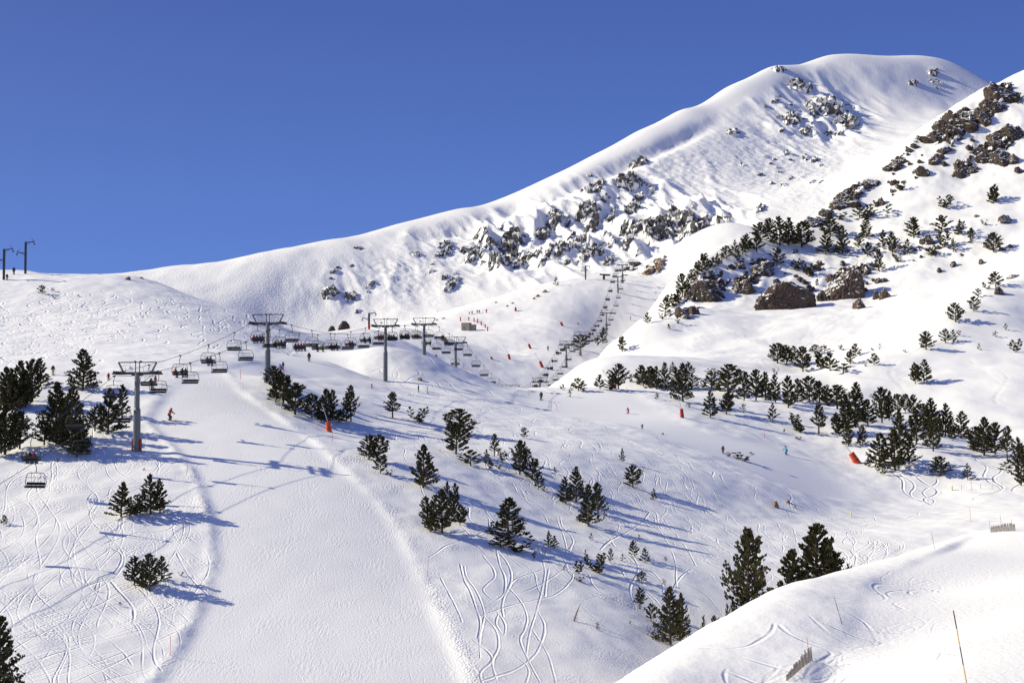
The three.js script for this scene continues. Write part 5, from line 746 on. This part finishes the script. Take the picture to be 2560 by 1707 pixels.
grove([[1862, 1001, 70, 38], [1890, 1002, 76, 42], [1914, 1001, 70, 36], [1939, 1006, 68, 38], [1971, 1019, 77, 46], [1994, 1006, 58, 34], [2024, 1005, 63, 44], [2049, 1007, 53, 36], [2067, 1007, 43, 30], [2095, 1022, 58, 58, 'round'], [2140, 1063, 104, 62], [2115, 1079, 92, 52], [2170, 1062, 62, 38], [2002, 1080, 47, 46], [2048, 1084, 71, 48, 'sparse'], [2122, 1114, 56, 36], [2157, 1113, 49, 28], [2102, 1091, 60, 38], [1933, 1051, 42, 24], [1960, 1081, 9, 9], [1998, 1099, 9, 15], [1860, 1151, 21, 38, 'shrub'], [1823, 1141, 11, 14], [1841, 1147, 9, 10]], 'in the middle of the tree belt', 'pines in the middle of the belt');
grove([[2205, 1057, 87, 46], [2224, 1051, 72, 28], [2245, 1033, 47, 30], [2265, 1031, 45, 22], [2284, 1039, 51, 30], [2330, 1086, 88, 58], [2365, 1091, 81, 46], [2310, 1071, 60, 46], [2383, 1101, 41, 30], [2404, 1096, 66, 42], [2249, 1121, 92, 52], [2238, 1176, 102, 66], [2200, 1163, 78, 52], [2275, 1161, 70, 42], [2292, 1111, 73, 52], [2335, 1128, 76, 46], [2462, 1139, 94, 52], [2490, 1136, 77, 46], [2440, 1126, 58, 42], [2520, 1149, 82, 38, 'sparse'], [2555, 1213, 102, 48], [2546, 1165, 70, 40], [2351, 1189, 47, 48, 'round'], [2420, 1199, 39, 24], [2171, 1167, 23, 15], [2196, 1180, 27, 15], [2210, 1188, 23, 13], [2516, 1176, 20, 32]], 'in the right part of the tree belt', 'pines in the right part of the belt');
grove([[1945, 909, 50, 42], [1967, 911, 47, 34], [1985, 903, 37, 24], [2008, 929, 61, 42], [2055, 923, 45, 36], [2076, 927, 43, 36], [2038, 885, 23, 28], [2062, 881, 17, 21], [2110, 931, 21, 42], [2127, 910, 33, 30], [2140, 891, 31, 24], [2186, 913, 29, 24], [2106, 876, 15, 17], [1940, 936, 15, 13], [2290, 959, 53, 36], [2312, 956, 56, 36], [2164, 916, 10, 9]], 'on the snowfield above the tree belt', 'pines above the belt', spurGround);
grove([[2316, 874, 45, 36], [2365, 858, 35, 24], [2384, 854, 29, 19], [2398, 839, 13, 11], [2390, 805, 47, 36, 'round'], [2436, 779, 37, 28], [2447, 743, 21, 20], [2490, 717, 37, 32], [2469, 723, 19, 18], [2541, 881, 34, 28], [2515, 826, 17, 10], [2490, 843, 15, 11], [2449, 875, 16, 10], [2201, 874, 15, 9], [2265, 881, 8, 9], [2183, 876, 7, 12]], 'on the bright slope at the right edge', 'pines on the bright right slope', spurGround);
grove([[2170, 547, 43, 38], [2150, 545, 33, 30], [2166, 595, 50, 32], [2098, 549, 21, 32], [2219, 534, 21, 21], [2251, 476, 25, 24], [2360, 519, 35, 36], [2483, 509, 50, 38], [2075, 589, 47, 48], [2065, 635, 56, 38], [2107, 635, 69, 36], [2146, 618, 27, 22], [2208, 619, 43, 28], [2231, 635, 53, 26], [2170, 641, 35, 26], [2269, 637, 39, 22], [2286, 595, 51, 36], [2355, 581, 42, 38], [2395, 586, 37, 32], [2360, 619, 43, 32], [2385, 629, 33, 20], [2427, 596, 26, 26], [2486, 629, 47, 40], [2463, 562, 13, 15], [2425, 608, 15, 15], [2433, 386, 23, 13], [2546, 259, 27, 24], [2291, 356, 19, 24], [2199, 679, 55, 26], [2330, 640, 26, 30], [2247, 655, 22, 20]], 'on the upper part of the rocky spur', 'pines on the upper spur', spurGround);
grove([[1925, 591, 45, 32], [1950, 613, 71, 46], [1972, 613, 68, 42], [2005, 618, 63, 50], [1900, 606, 49, 42], [1872, 629, 47, 36], [1893, 629, 41, 32], [1944, 663, 43, 34], [1838, 643, 42, 22], [1816, 649, 34, 24], [1777, 669, 37, 38], [1756, 681, 47, 28], [1745, 689, 35, 24], [1795, 661, 29, 28], [1731, 701, 27, 20], [1706, 741, 56, 30], [1722, 731, 43, 24], [1697, 759, 35, 22], [1680, 771, 37, 32], [1664, 783, 41, 26], [1686, 766, 31, 22], [1656, 799, 17, 15], [1619, 809, 27, 17], [1694, 809, 21, 13], [1675, 823, 15, 13], [1904, 745, 15, 10], [1992, 677, 31, 24], [2022, 691, 33, 26], [2008, 673, 21, 15], [2054, 673, 21, 13], [2041, 713, 17, 13], [1852, 656, 21, 26], [1857, 636, 30, 24]], 'on the nose of the rocky spur', 'pines on the nose of the spur', spurGround);
grove([[1390, 714, 21, 13], [1452, 873, 36, 32], [1508, 859, 39, 25], [1494, 865, 21, 15], [1556, 879, 39, 25]], 'on the far lift slope', 'pines on the far lift slope');
grove([[104, 736, 23, 18], [130, 729, 9, 9], [135, 746, 7, 9], [195, 742, 5, 7], [50, 814, 6, 6]], 'near the top of the left hill', 'pines on the left hill');
{ // the dead leaning stump in the powder
  const s = stand(1434, 1552), m = s.d / FOCAL, t = thing('dead_tree', 'leaning bare grey dead trunk sticking out of the powder', 'dead tree'); t.position.set(s.x, s.y, -s.d);
  part('trunk', join([bar(V(-.05, -.3, 0), V(9 * m, 24 * m, 0), .11, .07, 7), bar(V(9 * m, 24 * m, 0), V(20 * m, 46 * m, 0), .07, .015, 6)]), deadWood, t);
  for (const [f, a, l] of [[.12, .9, .5], [.2, -.7, .45], [.3, .6, .5], [.15, -1.2, .4], [.42, -.8, .35], [.5, .9, .3], [.08, 1.4, .5]]) part('branch', bar(V(20 * m * f, 46 * m * f, 0), V(20 * m * f + Math.sin(a) * l, 46 * m * f + .12, Math.cos(a * 3) * l * .6), .025, .006, 4), deadWood, t);
}
shade(scene);
renderer.render(scene, camera);
